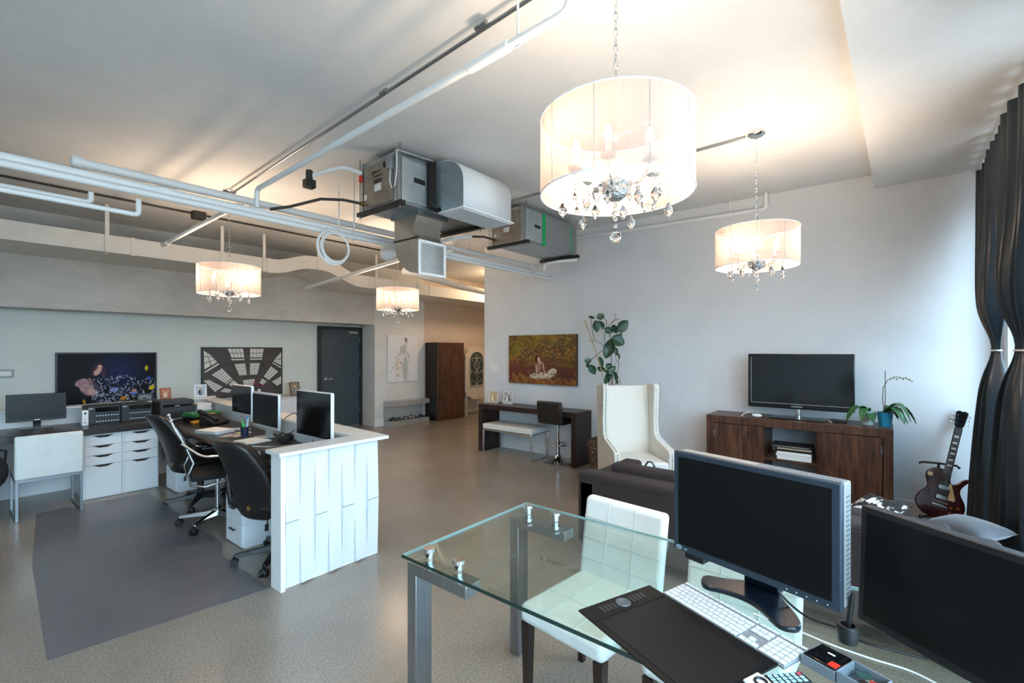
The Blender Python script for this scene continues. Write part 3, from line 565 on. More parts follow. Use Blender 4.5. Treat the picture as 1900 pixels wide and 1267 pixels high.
# ---------------------------------------------------------------- desks on the inside
dk = thing('office_desk', 'dark topped desk running along the partition under three computer screens', 'desk', (1.63, 3.28, 0))
MB().prism([(0, 0), (.46, 0), (.70, 4.0), (.02, 3.31)], .715, .75, 'z').build('desk_top', desk_dark, dk, .002)
bx('desk_edge', mat('desk_edge_wood', '5a4636', .45), -.012, .0, 0, 3.3, .715, .75, dk)
lf = thing('office_desk', 'long dark desk before the back partition with white drawers beneath', 'desk', (-.6, 6.62, 0))
bx('desk_top', desk_dark, 0, 2.25, 0, .68, .70, .765, lf, .003); bx('modesty_panel', white_lam, .05, 1.5, .62, .64, .18, .70, lf); bx('side_panel', white_lam, 0, .03, .04, .66, 0, .70, lf)
bx('inner_side_panel', mat('panel_teal_grey', '93a3a8', .5), 2.2465, 2.25, .10, .66, 0, .70, lf)
def drawer_unit(label, loc, rz, w_, d_, h_, splits, scoop=True, group='white drawer units'):
    """front on local y=0 facing -y, x 0..w"""
    t = thing('drawer_unit', label, 'drawer unit', loc, rz, group)
    bx('body', white_lam, 0, w_, .02, d_, 0, h_, t, .002)
    for (z0, z1) in splits:
        g = .002; zc = z1-g
        if scoop:
            s0, s1, dp = w_*.24, w_*.76, .024
            poly = [(.012, z0+g), (w_-.012, z0+g), (w_-.012, zc), (s1, zc), (s1-.05, zc-dp), (s0+.05, zc-dp), (s0, zc), (.012, zc)]
            dr = MB().prism(poly, 0, .02, 'y').build('drawer_front', white_lam, t, .0012); bx('scoop_shade', mat('pull_shadow', '2a2d2c', .7), s0-.01, s1+.01, .012, .0195, zc-dp-.012, zc, dr)  # dark strip behind the cut-out is painted shade inside the scoop
        else:
            dr = bx('drawer_front', white_lam, .008, w_-.008, 0, .02, z0+g, z1-g, t, .0015)
            MB().box(w_*.35, w_*.65, -.022, -.014, z1-.062, z1-.052).cyl((w_*.38, -.018, z1-.057), (w_*.38, 0, z1-.057), .004, n=6).cyl((w_*.62, -.018, z1-.057), (w_*.62, 0, z1-.057), .004, n=6).build('handle', dark_metal, dr)
    return t
S5 = [(.01, .36), (.36, .465), (.465, .57), (.57, .68)]
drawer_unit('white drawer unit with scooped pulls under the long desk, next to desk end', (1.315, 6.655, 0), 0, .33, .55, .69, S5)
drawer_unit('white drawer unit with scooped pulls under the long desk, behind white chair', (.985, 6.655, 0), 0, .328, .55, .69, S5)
drawer_unit('narrow white drawer unit with bar handles between the leather chair and partition', (1.545, 4.37, 0), -PI/2, .335, .52, .70, [(.01, .19), (.19, .365), (.365, .53), (.53, .69)], False)
drawer_unit('narrow white drawer unit with bar handles beside the far leather chair', (1.69, 6.56, 0), -PI/2, .34, .5, .69, [(.01, .36), (.36, .53), (.53, .68)], False)
ub = thing('open_cabinet', 'white open cabinet with a purple box under the long desk', 'cabinet', (.02, 6.66, 0))
MB().box(0, .36, 0, .02, .0, .05).box(0, .025, 0, .5, .05, .68).box(.335, .36, 0, .5, .05, .68).box(0, .36, 0, .5, .68, .697).box(.025, .335, .48, .5, .05, .68).box(0, .36, .02, .5, 0, .05).box(.30, .335, -.0, .02, .05, .68).build('carcass', white_lam, ub); bx('box_front', mat('purple_box', '2a1f78', .5), .03, .295, .05, .45, .055, .58, ub)
bg_ = thing('black_bag', 'black soft bag hanging beside the open white cabinet', 'bag', (.31, 6.545, .35)); MB().sph((0, 0, .1), (.13, .06, .17), 16, 10).build('bag_body', black_fab, bg_); MB().tube([(-.08, 0, .22), (.0, 0, .33), (.11, .01, .29), (.10, 0, .16)], .012, 7).build('strap', black_fab, bg_)
sb = thing('sideboard', 'low white sideboard under the glass roof picture', 'sideboard', (2.95, 8.40, 0)); bx('body', white_lam, 0, 1.35, .02, .42, .05, .74, sb, .002); bx('top', cm, -.02, 1.37, -.01, .44, .74, .765, sb, .002); bx('plinth', white_lam, .03, 1.32, .05, .4, 0, .05, sb)
for k in range(3): d_ = bx('door', white_lam, .01+k*.45, .44+k*.45, 0, .02, .06, .73, sb, .002)

# ---------------------------------------------------------------- office chairs
def star_base(t, m, hub_m, r=.30, arms=5, rot=0.):
    MB().lathe([(0, .06), (.035, .065), (.045, .09), (.04, .13), (.03, .14)], 16).build('hub', hub_m, t)
    for k in range(arms):
        a = rot+2*PI*k/arms; c_, s_ = math.cos(a), math.sin(a)
        M = Matrix.Rotation(a, 4, 'Z')
        MB().add([(.02, -.028, .075), (.02, .028, .075), (.02, .022, .125), (.02, -.022, .125), (r, -.016, .065), (r, .016, .065), (r, .012, .088), (r, -.012, .088)], [(0, 3, 2, 1), (4, 5, 6, 7), (0, 1, 5, 4), (1, 2, 6, 5), (2, 3, 7, 6), (3, 0, 4, 7)], M).build('base_arm', m, t, .004)
        cx, cy_ = r*c_, r*s_
        cs = MB(); 
        for q in (-.016, .016): cs.cyl((cx-s_*(q-.01), cy_+c_*(q-.01), .028), (cx-s_*(q+.01), cy_+c_*(q+.01), .028), .028, n=16)
        cs.cyl((cx, cy_, .03), (cx, cy_, .075), .008, n=8); cs.sph((cx, cy_, .042), (.024, .024, .022), 10, 6); cs.build('caster', black_pl, t)
def exec_chair(label, loc, rz, rot, group='black leather office chairs'):
    """faces local +x"""
    t = thing('office_chair', label, 'chair', loc, rz, group); star_base(t, black_pl, black_pl, .30, 5, rot)
    MB().cyl((0, 0, .13), (0, 0, .25), .03).cyl((0, 0, .25), (0, 0, .42), .02).build('gas_column', dark_metal, t); bx('mechanism', black_pl, -.12, .12, -.09, .09, .38, .42, t, .01)
    MB().box(-.25, .25, -.25, .25, .42, .52).build('seat', leather, t, .05, 4)
    # tall curved back: padded front and leather shell behind
    def xb(z): return -.23-.23*((z-.40)/.58)**1.0+.05*math.sin((z-.40)/.58*PI)
    def hw(z): q = (z-.38)/.60; return .19+.055*math.sin(min(1, q*1.15)*PI)*.9-.02*q
    def shell(off, inset):
        def f(u_, v_):
            z = .38+inset+(.60-2*inset)*v_; s = (u_*2-1); e = (1-max(0, (abs(v_-.5)-.40)/.10)**2*.35)
            return (xb(z)+off+.05*s*s, s*(hw(z)-inset)*e, z)
        return MB().grid(f, 10, 14)
    bk = shell(0, 0).build('backrest', leather, t, solid=.05, sub=1); 
    fr_ = shell(.045, .025).build('back_cushion', leather, bk, solid=.06, sub=1)
    MB().tube([(xb(z)-.028+.05*s*s, s*(hw(z)-.045), z) for z, s in [(.44+.5*k/10, -1) for k in range(11)]]+[(xb(.94)-.028, 0, .955)]+[(xb(z)-.028+.05, (hw(z)-.045), z) for z in [.94-.5*k/10 for k in range(11)]]+[(xb(.43)-.028, 0, .425)], .0022, 5, True).build('stitching', mat('stitch_grey', '4a4845', .7), bk)
    MB().cyl((xb(.47)-.026, -.02, .47), (xb(.47)-.034, -.02, .47), .016, n=16).build('badge', mat('badge_gold', 'b99c5e', .35, .8), bk)
    for s in (-1, 1):
        MB().tube(elbow([(-.20, s*.27, .44), (-.22, s*.29, .66), (.16, s*.29, .67), (.10, s*.27, .44)], None, .09, 8), .022, 10).build('armrest', leather, t)
        MB().sph((-.02, s*.29, .685), (.17, .04, .022), 14, 8).build('arm_pad', leather, t)
    MB().cyl((-.17, -.1, .41), (-.19, -.11, .33), .005, n=6).cyl((-.19, -.11, .345), (-.195, -.112, .30), .013, n=8).build('lever', black_pl, t)
    return t
exec_chair('black leather office chair with a gold badge behind the white tiled partition', (1.66, 3.64, .0018), .24, 2.45)
exec_chair('black leather office chair pulled up beside the printer end of the desks', (1.735, 5.58, .0018), .14, 2.75)
mc = thing('office_chair', 'slim office chair with chrome side rails and chrome star base', 'chair', (1.65, 4.86, .0018), -.22)
star_base(mc, chrome, chrome, .31, 5, 2.75); MB().cyl((0, 0, .13), (0, 0, .44), .022).build('gas_column', chrome, mc); MB().box(-.22, .24, -.22, .22, .45, .50).build('seat', black_fab, mc, .02, 3)
rail = [(.24, .47), (.05, .43), (-.12, .40), (-.22, .43), (-.24, .52), (-.20, .62), (-.26, .78), (-.33, .92), (-.36, 1.0)]
for s in (-1, 1): MB().tube([(x, s*.225, z) for x, z in rail], .011, 10).sph((-.36, s*.225, 1.0), .017, 10, 6).build('side_rail', chrome, mc)
MB().grid(lambda u_, v_: (float(np.interp(v_, [0, .25, .55, 1], [-.225, -.20, -.27, -.345])), (u_-.5)*.43, .5+.47*v_), 4, 10).build('back_mesh', black_fab, mc, solid=.012)
for s in (-1, 1): MB().tube(elbow([(-.29, s*.238, .80), (-.14, s*.27, .67), (.10, s*.27, .66), (.12, s*.24, .47)], None, .06), .011, 8).build('armrest', chrome, mc)
# white visitor chair
vc = thing('visitor_chair', 'white upholstered chair with square chrome frame at the long dark desk', 'chair', (.455, 6.27, .0018))
bx('backrest', white_leath, -.0, .475, .0, .055, .385, .795, vc, .018, seg=3); bx('seat', white_leath, .01, .465, .05, .50, .38, .45, vc, .015, seg=3)
for x in (.005, .45):
    MB().box(x, x+.022, .015, .037, 0, .385).box(x, x+.022, .49, .512, 0, .385).box(x, x+.022, .037, .49, 0, .022).box(x, x+.022, .037, .49, .363, .385).build('leg_frame', mat('satin_frame', '83888b', .35, .8), vc, .002)
bx('rail', MATS['satin_frame'], .027, .45, .015, .037, .363, .384, vc)
# clear plastic mat
mt = MB().prism([(.36, 3.37), (1.42, 3.24), (1.40, 4.05), (1.5, 4.3), (1.5, 6.5), (.62, 6.5), (.45, 4.95)], .0003, .0015, 'z').build('chair_mat', mat('chair_mat_plastic', '6a6668', .35, 0, (4, '5e5c60', .35, .7), (20, .08)))
tag(mt, 'smoky plastic chair mat lying on the concrete beside the desks', 'mat')

# ---------------------------------------------------------------- on the desks
def imac(label, y0, y1, z0, z1, x, chin, side, rz=0):
    """screen faces -x"""
    w_ = y1-y0; t = thing('desktop_computer', label, 'computer', (x, (y0+y1)/2, .75), rz, 'computer screens on the desk row')
    a, b = z0-.75, z1-.75
    bx('housing', side, 0, .032, -w_/2, w_/2, a, b, t, .012, seg=3); sc_ = bx('screen', screen_m if chin == 0 else black_gl, -.004, .0, -w_/2+.008, w_/2-.008, a+max(chin, .03), b-(.008 if chin else .02), t)
    if chin: bx('chin', silver_pl, -.003, .0, -w_/2+.003, w_/2-.003, a+.003, a+chin-.003, t); MB().sph((-.003, 0, a+chin*.5), (.001, .009, .011), 10, 8).build('emblem', black_pl, t)
    MB().box(-.07, .066, -.08, .08, .001, .007).box(.036, .046, -.07, .07, .007, a+.14).build('stand', silver_pl, t)
    return t
imac('slim all-in-one computer with black glass screen next to the tiled partition', 3.49, 4.06, .80, 1.255, 2.00, .075, white_lam)
imac('thick silver screen between the two slim all-in-one computers', 4.48, 5.04, .835, 1.185, 2.03, 0, silver_pl)
imac('slim all-in-one computer with black glass screen nearest the desk telephone', 5.20, 5.70, .845, 1.225, 2.08, .08, white_lam)
m = thing('flat_monitor', 'wide black monitor on the long dark desk behind white chair', 'monitor', (.675, 7.02, .765))
bx('bezel', black_pl, -.225, .225, 0, .04, .09, .375, m, .006); bx('screen', screen_m, -.212, .212, -.003, 0, .112, .362, m); bx('logo', silver_pl, -.02, .02, -.0035, 0, .098, .106, m); MB().box(-.03, .03, .01, .04, .01, .10).box(-.12, .12, -.03, .12, 0, .012).build('stand', black_gl, m, .003)
for k, (xa, lb) in enumerate(((1.065, 'black rack recorder with rows of buttons beside small white device'), (1.365, 'black rack recorder with rows of buttons beside the printer'))):
    r = thing('rack_recorder', lb, 'recorder', (xa, 6.98, .765), 0, 'black rack recorders on the long desk'); bx('case', mat('rack_dark', '16191c', .45), 0, .292, 0, .30, 0, .20, r, .003); bx('display', black_gl, .07, .28, -.002, 0, .135, .185, r); bx('badge', silver_pl, .012, .05, -.002, 0, .172, .18, r)
    for j in range(3): 
        for i in range(8): bx('button', silver_pl if j != 1 else dark_metal, .075+i*.026, .09+i*.026, -.004, 0, .025+j*.032, .033+j*.032, r)
dv = thing('network_drive', 'small upright white device standing beside the black recorders', 'device', (1.01, 6.90, .765)); bx('case', white_m, 0, .055, 0, .12, 0, .17, dv, .006); bx('lens', black_gl, .02, .034, -.002, 0, .128, .15, dv); bx('light', mat('amber', 'd8a040', .4), .02, .034, -.002, 0, .07, .08, dv); bx('slot', mat('blue_grey', '7f9cc0', .4), .018, .036, -.002, 0, .03, .045, dv)
pr_ = thing('printer', 'black desktop printer at the corner of the desks', 'printer', (1.71, 6.88, .765)); bx('case', mat('printer_dark', '2b2e32', .5), 0, .36, 0, .34, 0, .215, pr_, .012); bx('tray_slot', black_gl, .03, .33, -.003, 0, .135, .165, pr_); bx('lower_tray', black_pl, .03, .33, -.006, 0, .02, .075, pr_); bx('badge', silver_pl, .15, .2, -.004, -.003, .145, .152, pr_)
def sheets(label, loc, rz, w_, d_, n_, m=paper, g='papers on the desk row', z=.0025):
    t = thing('paper_stack', label, 'papers', loc, rz, g)
    for k in range(n_): q = bx('sheet', m, -w_/2, w_/2, -d_/2, d_/2, k*z, k*z+z*.9, t); q.rotation_euler = (0, 0, random.uniform(-.06, .06))
    return t
sheets('thick stack of white paper standing behind the printer', (2.185, 7.05, .752), .05, .16, .30, 20, z=.008)
sheets('white papers stacked in front of the telephone', (1.82, 5.42, .752), .3, .22, .30, 8, z=.004)
sheets('white notebook lying in front of the silver screen', (1.86, 4.62, .752), .2, .20, .26, 4)
sheets('loose printed photo sheets beside the chrome chair', (1.86, 5.06, .752), .5, .16, .2, 2, mat('photo_paper', '7d5b49', .35, 0, (9, 'd7cfc4', .4, .6)))
sheets('small cream note block between the two far screens', (1.97, 5.12, .752), .1, .12, .09, 6, mat('note_cream', 'd9d2ae', .7))
sheets('small white card on the dark desk by the leather chair', (1.74, 4.50, .752), .4, .09, .06, 1)
ph = thing('desk_telephone', 'black desk telephone with a yellow note beside green folders', 'telephone', (2.02, 6.05, .75), .5); MB().add([(-.11, -.1, 0), (.11, -.1, 0), (.11, .1, 0), (-.11, .1, 0), (-.11, -.1, .03), (.11, -.1, .03), (.11, .1, .13), (-.11, .1, .13)], [(0, 3, 2, 1), (4, 5, 6, 7), (0, 1, 5, 4), (1, 2, 6, 5), (2, 3, 7, 6), (3, 0, 4, 7)]).build('phone_body', black_pl, ph, .008)
MB().tube([(-.085, -.11, .06), (-.085, -.05, .095), (-.085, .05, .135), (-.085, .12, .155)], [.026, .018, .018, .026], 10).build('handset', black_pl, ph); bx('sticky_note', mat('note_yellow', 'd8cf7a', .7), .0, .06, .03, .08, .118, .121, ph)
fo = thing('folder_stack', 'pile of green folders and packets behind the telephone', 'folders', (2.02, 6.45, .752), .2)
for k in range(5): q = bx('folder', mat('folder_green', '2f7a4c', .5) if k > 2 else black_pl, -.16, .16, -.12, .12, k*.022, k*.022+.02, fo, .003); q.rotation_euler = (0, 0, (-.2, .1, -.05, .16, -.1)[k])
bx('orange_packet', mat('packet_orange', 'd79a2a', .5), -.2, -.05, -.2, -.13, 0, .03, fo, .006)
pc = thing('pen_cup', 'dark cup of blue and green markers between the screens', 'pen cup', (1.93, 4.98, .752)); MB().lathe([(0, 0), (.035, 0), (.038, .09), (.033, .09), (.03, .01), (0, .01)], 18).build('cup', mat('cup_navy', '1c2740', .3), pc)
for k, (c_, h_) in enumerate((('1f8fd0', .20), ('23c447', .15), ('2ad455', .12), ('d8dadc', .17))): MB().cyl((.01*math.cos(k*2), .01*math.sin(k*2), .015), (.03*math.cos(k*2), .03*math.sin(k*2), h_), .008, n=8).build('marker', mat('marker_%d' % k, c_, .4), pc)
hp = thing('headphones', 'black folded headphones lying before the silver screen', 'headphones', (2.02, 4.28, .752), .5); MB().sph((-.05, 0, .04), (.05, .05, .04), 14, 8).sph((.06, .03, .04), (.05, .045, .04), 14, 8).build('ear_cups', black_fab, hp); MB().tube([(-.05, 0, .06), (-.02, .06, .085), (.03, .07, .085), (.06, .03, .06)], .009, 7).build('band', black_pl, hp)
bb = thing('black_box', 'black flat box with white label on the desk behind the tiled partition', 'box', (1.765, 3.86, .752), -.1); bx('case', black_pl, -.14, .14, -.10, .10, 0, .055, bb, .004); bx('label_sticker', paper, -.141, -.1395, .02, .08, .015, .045, bb)
MB().tube([(-.14, -.05, .02), (-.2, -.02, .01), (-.21, .1, .008), (-.1, .2, .01)], .005, 6).build('plug_lead', black_pl, bb)
def cable(label, pts, r, m, g=None):
    v = [Vector(p) for p in pts]; out = []
    for i in range(len(v)-1):
        p0, p1, p2, p3 = v[max(0, i-1)], v[i], v[i+1], v[min(len(v)-1, i+2)]
        for k in range(6): t = k/6; out.append(.5*((2*p1)+(p2-p0)*t+(2*p0-5*p1+4*p2-p3)*t*t+(3*p1-p0-3*p2+p3)*t**3))
    out.append(v[-1]); return tag(MB().tube(out, r, 7).build('cable', m), label, 'cable', g)
cable('white cable curling on the desk beside the black glass screen', [(1.75, 4.35, .757), (1.85, 4.2, .757), (1.98, 4.12, .757), (1.9, 4.02, .757), (1.84, 4.1, .766), (1.97, 3.98, .757)], .004, white_m)
cable('dark cable looping from the back of the silver screen', [(2.10, 4.5, .95), (2.16, 4.42, 1.0), (2.19, 4.40, .92), (2.15, 4.45, .82), (2.10, 4.5, .80)], .004, black_pl)
photo_frame('small reddish photo frame on the back partition beside the fish picture', (1.86, 7.40, .973), .1, .12, .15, mat('frame_rust', '9a4f38', .5), ('8a4a3a', 'c9a27f', 'd8c8b8', 'c79a80'), 1)
photo_frame('small white photo frame on the back partition before the glass roof picture', (2.24, 7.40, .973), -.1, .15, .17, mat('frame_white', 'd8dce0', .4), ('c6ccd2', '8a929c', '3c4048', 'b8a090'), 2)
photo_frame('small dark photo frame lying low beside the printer', (1.62, 7.40, .973), 0, .16, .09, blk_frame, ('5a5f62', '8a929c', '3c4048', 'b8a090'), 3)
photo_frame('small photo frame on the white sideboard by the slate door', (4.10, 8.52, .783), .1, .19, .25, mat('frame_bronze', '5a4a40', .5), ('7b7368', 'b09a84', '6f8797', 'd0b49c'), 4)
vs_ = thing('flower_vase', 'small glass vase of pink flowers on the white sideboard', 'vase', (3.55, 8.55, .765)); MB().lathe([(0, 0), (.03, 0), (.035, .05), (.025, .12), (.03, .16)], 14).build('vase', silver_pl, vs_)
for k in range(7): MB().sph((.05*math.cos(k*1.9), .04*math.sin(k*1.9), .22+.02*(k % 3)), (.03, .03, .025), 8, 6).build('blossom', mat('blossom_pink', 'c2447f', .6) if k % 2 else mat('blossom_dark', '5a3a3a', .7), vs_)
# ---------------------------------------------------------------- far end: fireplace, wardrobe, curio cabinet
fp = thing('fireplace', 'low stainless steel fireplace frame with dark pebbles below the dress canvas', 'fireplace', (5.98, 8.10, 0))
fsteel = mat('fireplace_steel', 'c4ccce', .3, .6, (4, 'a9b2b5', .35, .7)); bx('base', fsteel, 0, 1.06, 0, .255, 0, .10, fp, .003); bx('top_hood', fsteel, 0, 1.06, 0, .255, .41, .515, fp, .003); bx('back_plate', mat('mirror_steel', 'cfdde0', .25, .5), 0, 1.06, .235, .255, .10, .41, fp)
bx('corner_post', steel, 0, .012, .225, .235, .10, .41, fp)
for k in range(26):
    q = MB().sph((0, 0, 0), (random.uniform(.03, .055), random.uniform(.025, .04), random.uniform(.02, .032)), 9, 6).build('pebble', (mat('pebble_dark', '25282a', .6), mat('pebble_pale', '8f989b', .6), mat('pebble_mid', '4a5052', .6))[k % 3], fp, loc=(.08+.9*(k/25), .12+.07*math.sin(k*2.3), .125+.02*(k % 2))); q.rotation_euler = (0, 0, k)
wd = thing('wardrobe', 'tall dark wood wardrobe with two doors beside the white curio cabinet', 'wardrobe', (7.13, 7.93, 0))
bx('carcass', mat('wardrobe_side', '1c100e', .45), 0, .84, .02, .42, 0, 1.78, wd, .004); bx('frame', ward_w, .0, .84, 0, .02, 0, 1.78, wd, .002)
for k in range(2):
    d_ = bx('door', ward_w, .07+k*.352, .416+k*.354, -.018, 0, .09, 1.69, wd, .003); bx('knob', dark_metal, .375+k*.065, .40+k*.065, -.032, -.014, .92, .95, d_, .004)
cu = thing('curio_cabinet', 'cream curio cabinet with arched glass front and scrolled fretwork', 'cabinet', (8.10, 7.98, 0))
arch = [(0, .50), (0, 1.50)]+[(.06+.29*(1-math.cos(PI/2*k/6)), 1.52+.17*math.sin(PI/2*k/6)) for k in range(7)]; arch += [(.76-x, z) for x, z in arch[::-1]]
cream_m = mat('cream_cabinet_paint', 'ddd3c2', .6, 0, (12, 'cabfae', .4, .7)); MB().prism(arch, .03, .35, 'y').build('carcass', cream_m, cu, .006)
hole = [(.13, .72), (.13, 1.36)]+[(.38-.25*math.cos(PI*k/12), 1.36+.21*math.sin(PI*k/12)) for k in range(13)]+[(.63, .72)]
MB().prism(hole, .018, .032, 'y').build('glass_panel', mat('curio_glass', '3a4743', .12), cu)
fw = MB()
for a, b in zip(hole, hole[1:]+hole[:1]): fw.cyl((a[0], .012, a[1]), (b[0], .012, b[1]), .014, n=6)
for s in (-1, 1):
    fw.tube([(.38+s*x*1.4, .010, z) for x, z in ((.0, .74), (.05, .82), (.13, .86), (.15, .75))], .006, 6); fw.tube([(.38+s*x*1.45, .010, z) for x, z in ((.0, .84), (.0, 1.02), (.10, 1.06), (.15, 1.12), (.14, 1.02))], .006, 6)
    fw.tube([(.38+s*x*1.4, .010, z) for x, z in ((-.03, 1.06), (.06, 1.18), (.06, 1.28), (.0, 1.38), (.09, 1.42), (.13, 1.38), (.10, 1.34))], .006, 6)
fw.tube([(.38+.05*math.cos(a), .010, 1.45+.05*math.sin(a)) for a in [2*PI*k/16 for k in range(16)]], .006, 6, True); fw.cyl((.38, .01, .74), (.38, .01, 1.42), .005, n=6); fw.build('fretwork', cream_m, cu)
MB().prism([(.0, .50), (.0, .58), (.76, .58), (.76, .50), (.64, .46), (.56, .40), (.38, .38), (.20, .40), (.12, .46)], .0, .36, 'y').build('drawer_apron', cream_m, cu, .006)
for x in (.03, .69):
    for y in (.03, .30): MB().cyl((x+.02, y+.02, 0), (x+.02, y+.02, .50), .016, .024, n=8).build('leg', cream_m, cu)
bx('stretcher', cream_m, .05, .71, .16, .19, .10, .125, cu)

# ---------------------------------------------------------------- console, bench, stool
cs = thing('console_table', 'dark espresso console table with slab ends below the autumn canvas', 'table', (5.45, 3.30, 0))
bx('top', espresso, 0, .43, 0, 1.80, .675, .75, cs, .002); bx('end_panel', espresso, 0, .43, 0, .075, 0, .675, cs, .002); bx('end_panel', espresso, 0, .43, 1.725, 1.80, 0, .675, cs, .002)
photo_frame('silver photo frame with a couple on the console nearer the light switch', (5.63, 5.03, .768), -PI/2+.25, .17, .20, silver_pl, ('c9b48f', 'a98a66', 'e2d6c0', 'c79a80'), 5)
photo_frame('silver photo frame with white mat on the console nearer the bar stool', (5.66, 4.75, .768), -PI/2+.25, .17, .20, silver_pl, ('d8d8d8', '5a5048', 'e8e2da', 'b89880'), 6)
be = thing('bench', 'white tufted bench with thin chrome frame under the console table', 'bench', (5.39, 4.00, 0))
bx('cushion', white_leath, 0, .44, 0, .96, .375, .46, be, .018, seg=3)
for i in range(2):
    for j in range(5): MB().sph((.13+.18*i, .12+.18*j, .4605), (.012, .012, .004), 8, 5).build('button', mat('button_grey', 'b9bcb6', .5), be)
for y in (.005, .935): MB().box(.0, .02, y, y+.02, 0, .375).box(.42, .44, y, y+.02, 0, .375).box(.02, .42, y, y+.02, 0, .02).box(.02, .42, y, y+.02, .355, .375).build('leg_frame', chrome, be, .002)
for x in (0, .42): bx('side_rail', chrome, x, x+.02, .025, .935, .355, .374, be)
st = thing('bar_stool', 'black low-back bar stool with chrome trumpet base at the console', 'stool', (5.59, 3.68, 0))
MB().lathe([(0, 0), (.20, 0), (.205, .012), (.12, .04), (.06, .075), (.035, .12), (0, .12)], 32).build('base', chrome, st); MB().cyl((0, 0, .1), (0, 0, .32), .03).cyl((0, 0, .32), (0, 0, .56), .02).build('column', chrome, st)
MB().tube([(-.02, .0, .27)]+[(.0+.13*math.cos(a), .13*math.sin(a), .26) for a in [PI*.6+1.6*PI*k/20 for k in range(21)]]+[(-.0, -.03, .27)], .009, 8).build('footrest', chrome, st)
bx('seat', leather, -.19, .19, -.2, .2, .56, .64, st, .03, seg=3); MB().prism([(-.215, .57), (-.15, .57), (-.165, .70), (-.20, .89), (-.25, .89), (-.24, .72)], -.205, .205, 'y').build('backrest', leather, st, .022, 3); MB().tube([(.06, .05, .55), (.12, .12, .52), (.16, .16, .51)], .005, 6).build('lever', chrome, st)

# ---------------------------------------------------------------- rubber plant
pl = thing('potted_rubber_plant', 'tall potted rubber plant with dark green leaves and bamboo stakes', 'plant', (5.42, 2.80, 0))
MB().add([(-.15, -.15, 0), (.15, -.15, 0), (.15, .15, 0), (-.15, .15, 0), (-.19, -.19, .47), (.19, -.19, .47), (.19, .19, .47), (-.19, .19, .47)], [(0, 3, 2, 1), (0, 1, 5, 4), (1, 2, 6, 5), (2, 3, 7, 6), (3, 0, 4, 7)]).build('planter', mat('woven_shell', '2c1a15', .5, 0, (38, '6a4b3c', .45, .62), (45, 1.0)), pl, solid=.02); bx('soil', mat('soil', '1c1511', .9), -.17, .17, -.17, .17, .40, .43, pl)
shells = MB(); 
for k in range(46): z = random.uniform(.02, .45); y = random.uniform(-.14, .14); q = .15+.04*z/.47+.012; shells.sph((-q, y, z), (.004, .010, .007), 6, 4); shells.sph((y, -q, z), (.010, .004, .007), 6, 4)
so = shells.build('shell_inlay', mat('shell', 'b9a38f', .25), pl); so['kind'] = 'stuff'
base = Vector((5.42, 2.80, 0)); rgt = Vector((math.sin(YAW), -math.cos(YAW), 0)); fwd = Vector((math.cos(YAW), math.sin(YAW), 0))
def pc_(x, y, depth=0.): return at(1070+x/7.917, 570+y/7.917, x=5.40+depth)-base
def leafmesh():
    f = lambda u_, v_: ((v_-.0)*1.0, (u_-.5)*2*math.sin(PI*min(1, v_*.97+.015))**.75*(1-.25*v_)*.55, .10*abs(u_-.5)*2-.12*v_*v_)
    return MB().grid(f, 4, 10).mesh('leaf', leaf_m, 80)
LEAF = leafmesh()
for k, (x, y, hl, hw, ang) in enumerate(((220,148,52,20,15),(350,135,60,44,-20),(285,280,85,52,80),(362,262,68,40,60),(470,340,62,46,30),(555,320,68,42,60),(675,275,105,72,-45),(650,395,26,20,0),(610,490,98,76,30),(475,600,150,72,-70),(165,785,52,42,-10),(160,855,36,22,90),(230,915,78,50,60),(355,800,78,34,70),(360,905,62,36,10),(470,865,50,42,-45),(515,910,66,42,-30),(450,945,46,24,0),(455,1035,72,42,80),(545,970,52,26,20),(575,1030,62,26,80),(580,650,62,26,80),(620,720,42,16,80),(595,1100,36,16,90),(430,1080,50,28,100),(500,1010,40,24,130))):
    dp = random.uniform(-.10, .10); a = math.radians(ang); mpp = .00092
    ax = rgt*math.cos(a)-Vector((0, 0, 1))*math.sin(a); side = rgt*math.sin(a)+Vector((0, 0, 1))*math.cos(a); nrm = ax.cross(side); tl = random.uniform(-.35, .35); side = (side*math.cos(tl)+nrm*math.sin(tl)); nrm = ax.cross(side)
    c_ = pc_(x, y, dp)-ax*hl*mpp; L_, W_ = 2*hl*mpp, 2*hw*mpp*1.15
    M = Matrix(((ax.x*L_, side.x*W_, nrm.x*L_, c_.x), (ax.y*L_, side.y*W_, nrm.y*L_, c_.y), (ax.z*L_, side.z*W_, nrm.z*L_, c_.z), (0, 0, 0, 1)))
    link('leaf', LEAF, pl, M=M)
for pts, r in (([(120,190),(260,590),(340,850),(430,1160),(470,1500)], .007), ([(215,180),(235,400),(260,490)], .004), ([(510,1160),(515,880),(505,650),(490,420),(500,340)], .006), ([(395,140),(440,220),(435,300),(410,400),(405,520)], .004), ([(625,165),(560,190),(470,270)], .004), ([(560,85),(570,150),(520,220),(470,270)], .003), ([(175,488),(280,495),(400,560),(470,600)], .004), ([(210,775),(320,680),(470,560)], .004), ([(560,580),(620,700),(615,850),(590,1000),(560,1160)], .004), ([(540,650),(590,790),(550,870)], .0035), ([(600,1000),(640,1070),(650,1150)], .003), ([(470,1160),(490,1050),(480,960)], .004), ([(530,1160),(530,1000)], .006)):
    MB().tube([pc_(*q) for q in pts], r, 6).build('stem' if r < .0065 else 'stake', bamboo if r >= .0065 else stem_m, pl)
MB().tube([pc_(500, 1160), pc_(500, 1500), Vector((0, 0, .41))], .008, 7).tube([pc_(470, 1500), Vector((-.02, .05, .41))], .007, 6).build('stem', stem_m, pl)

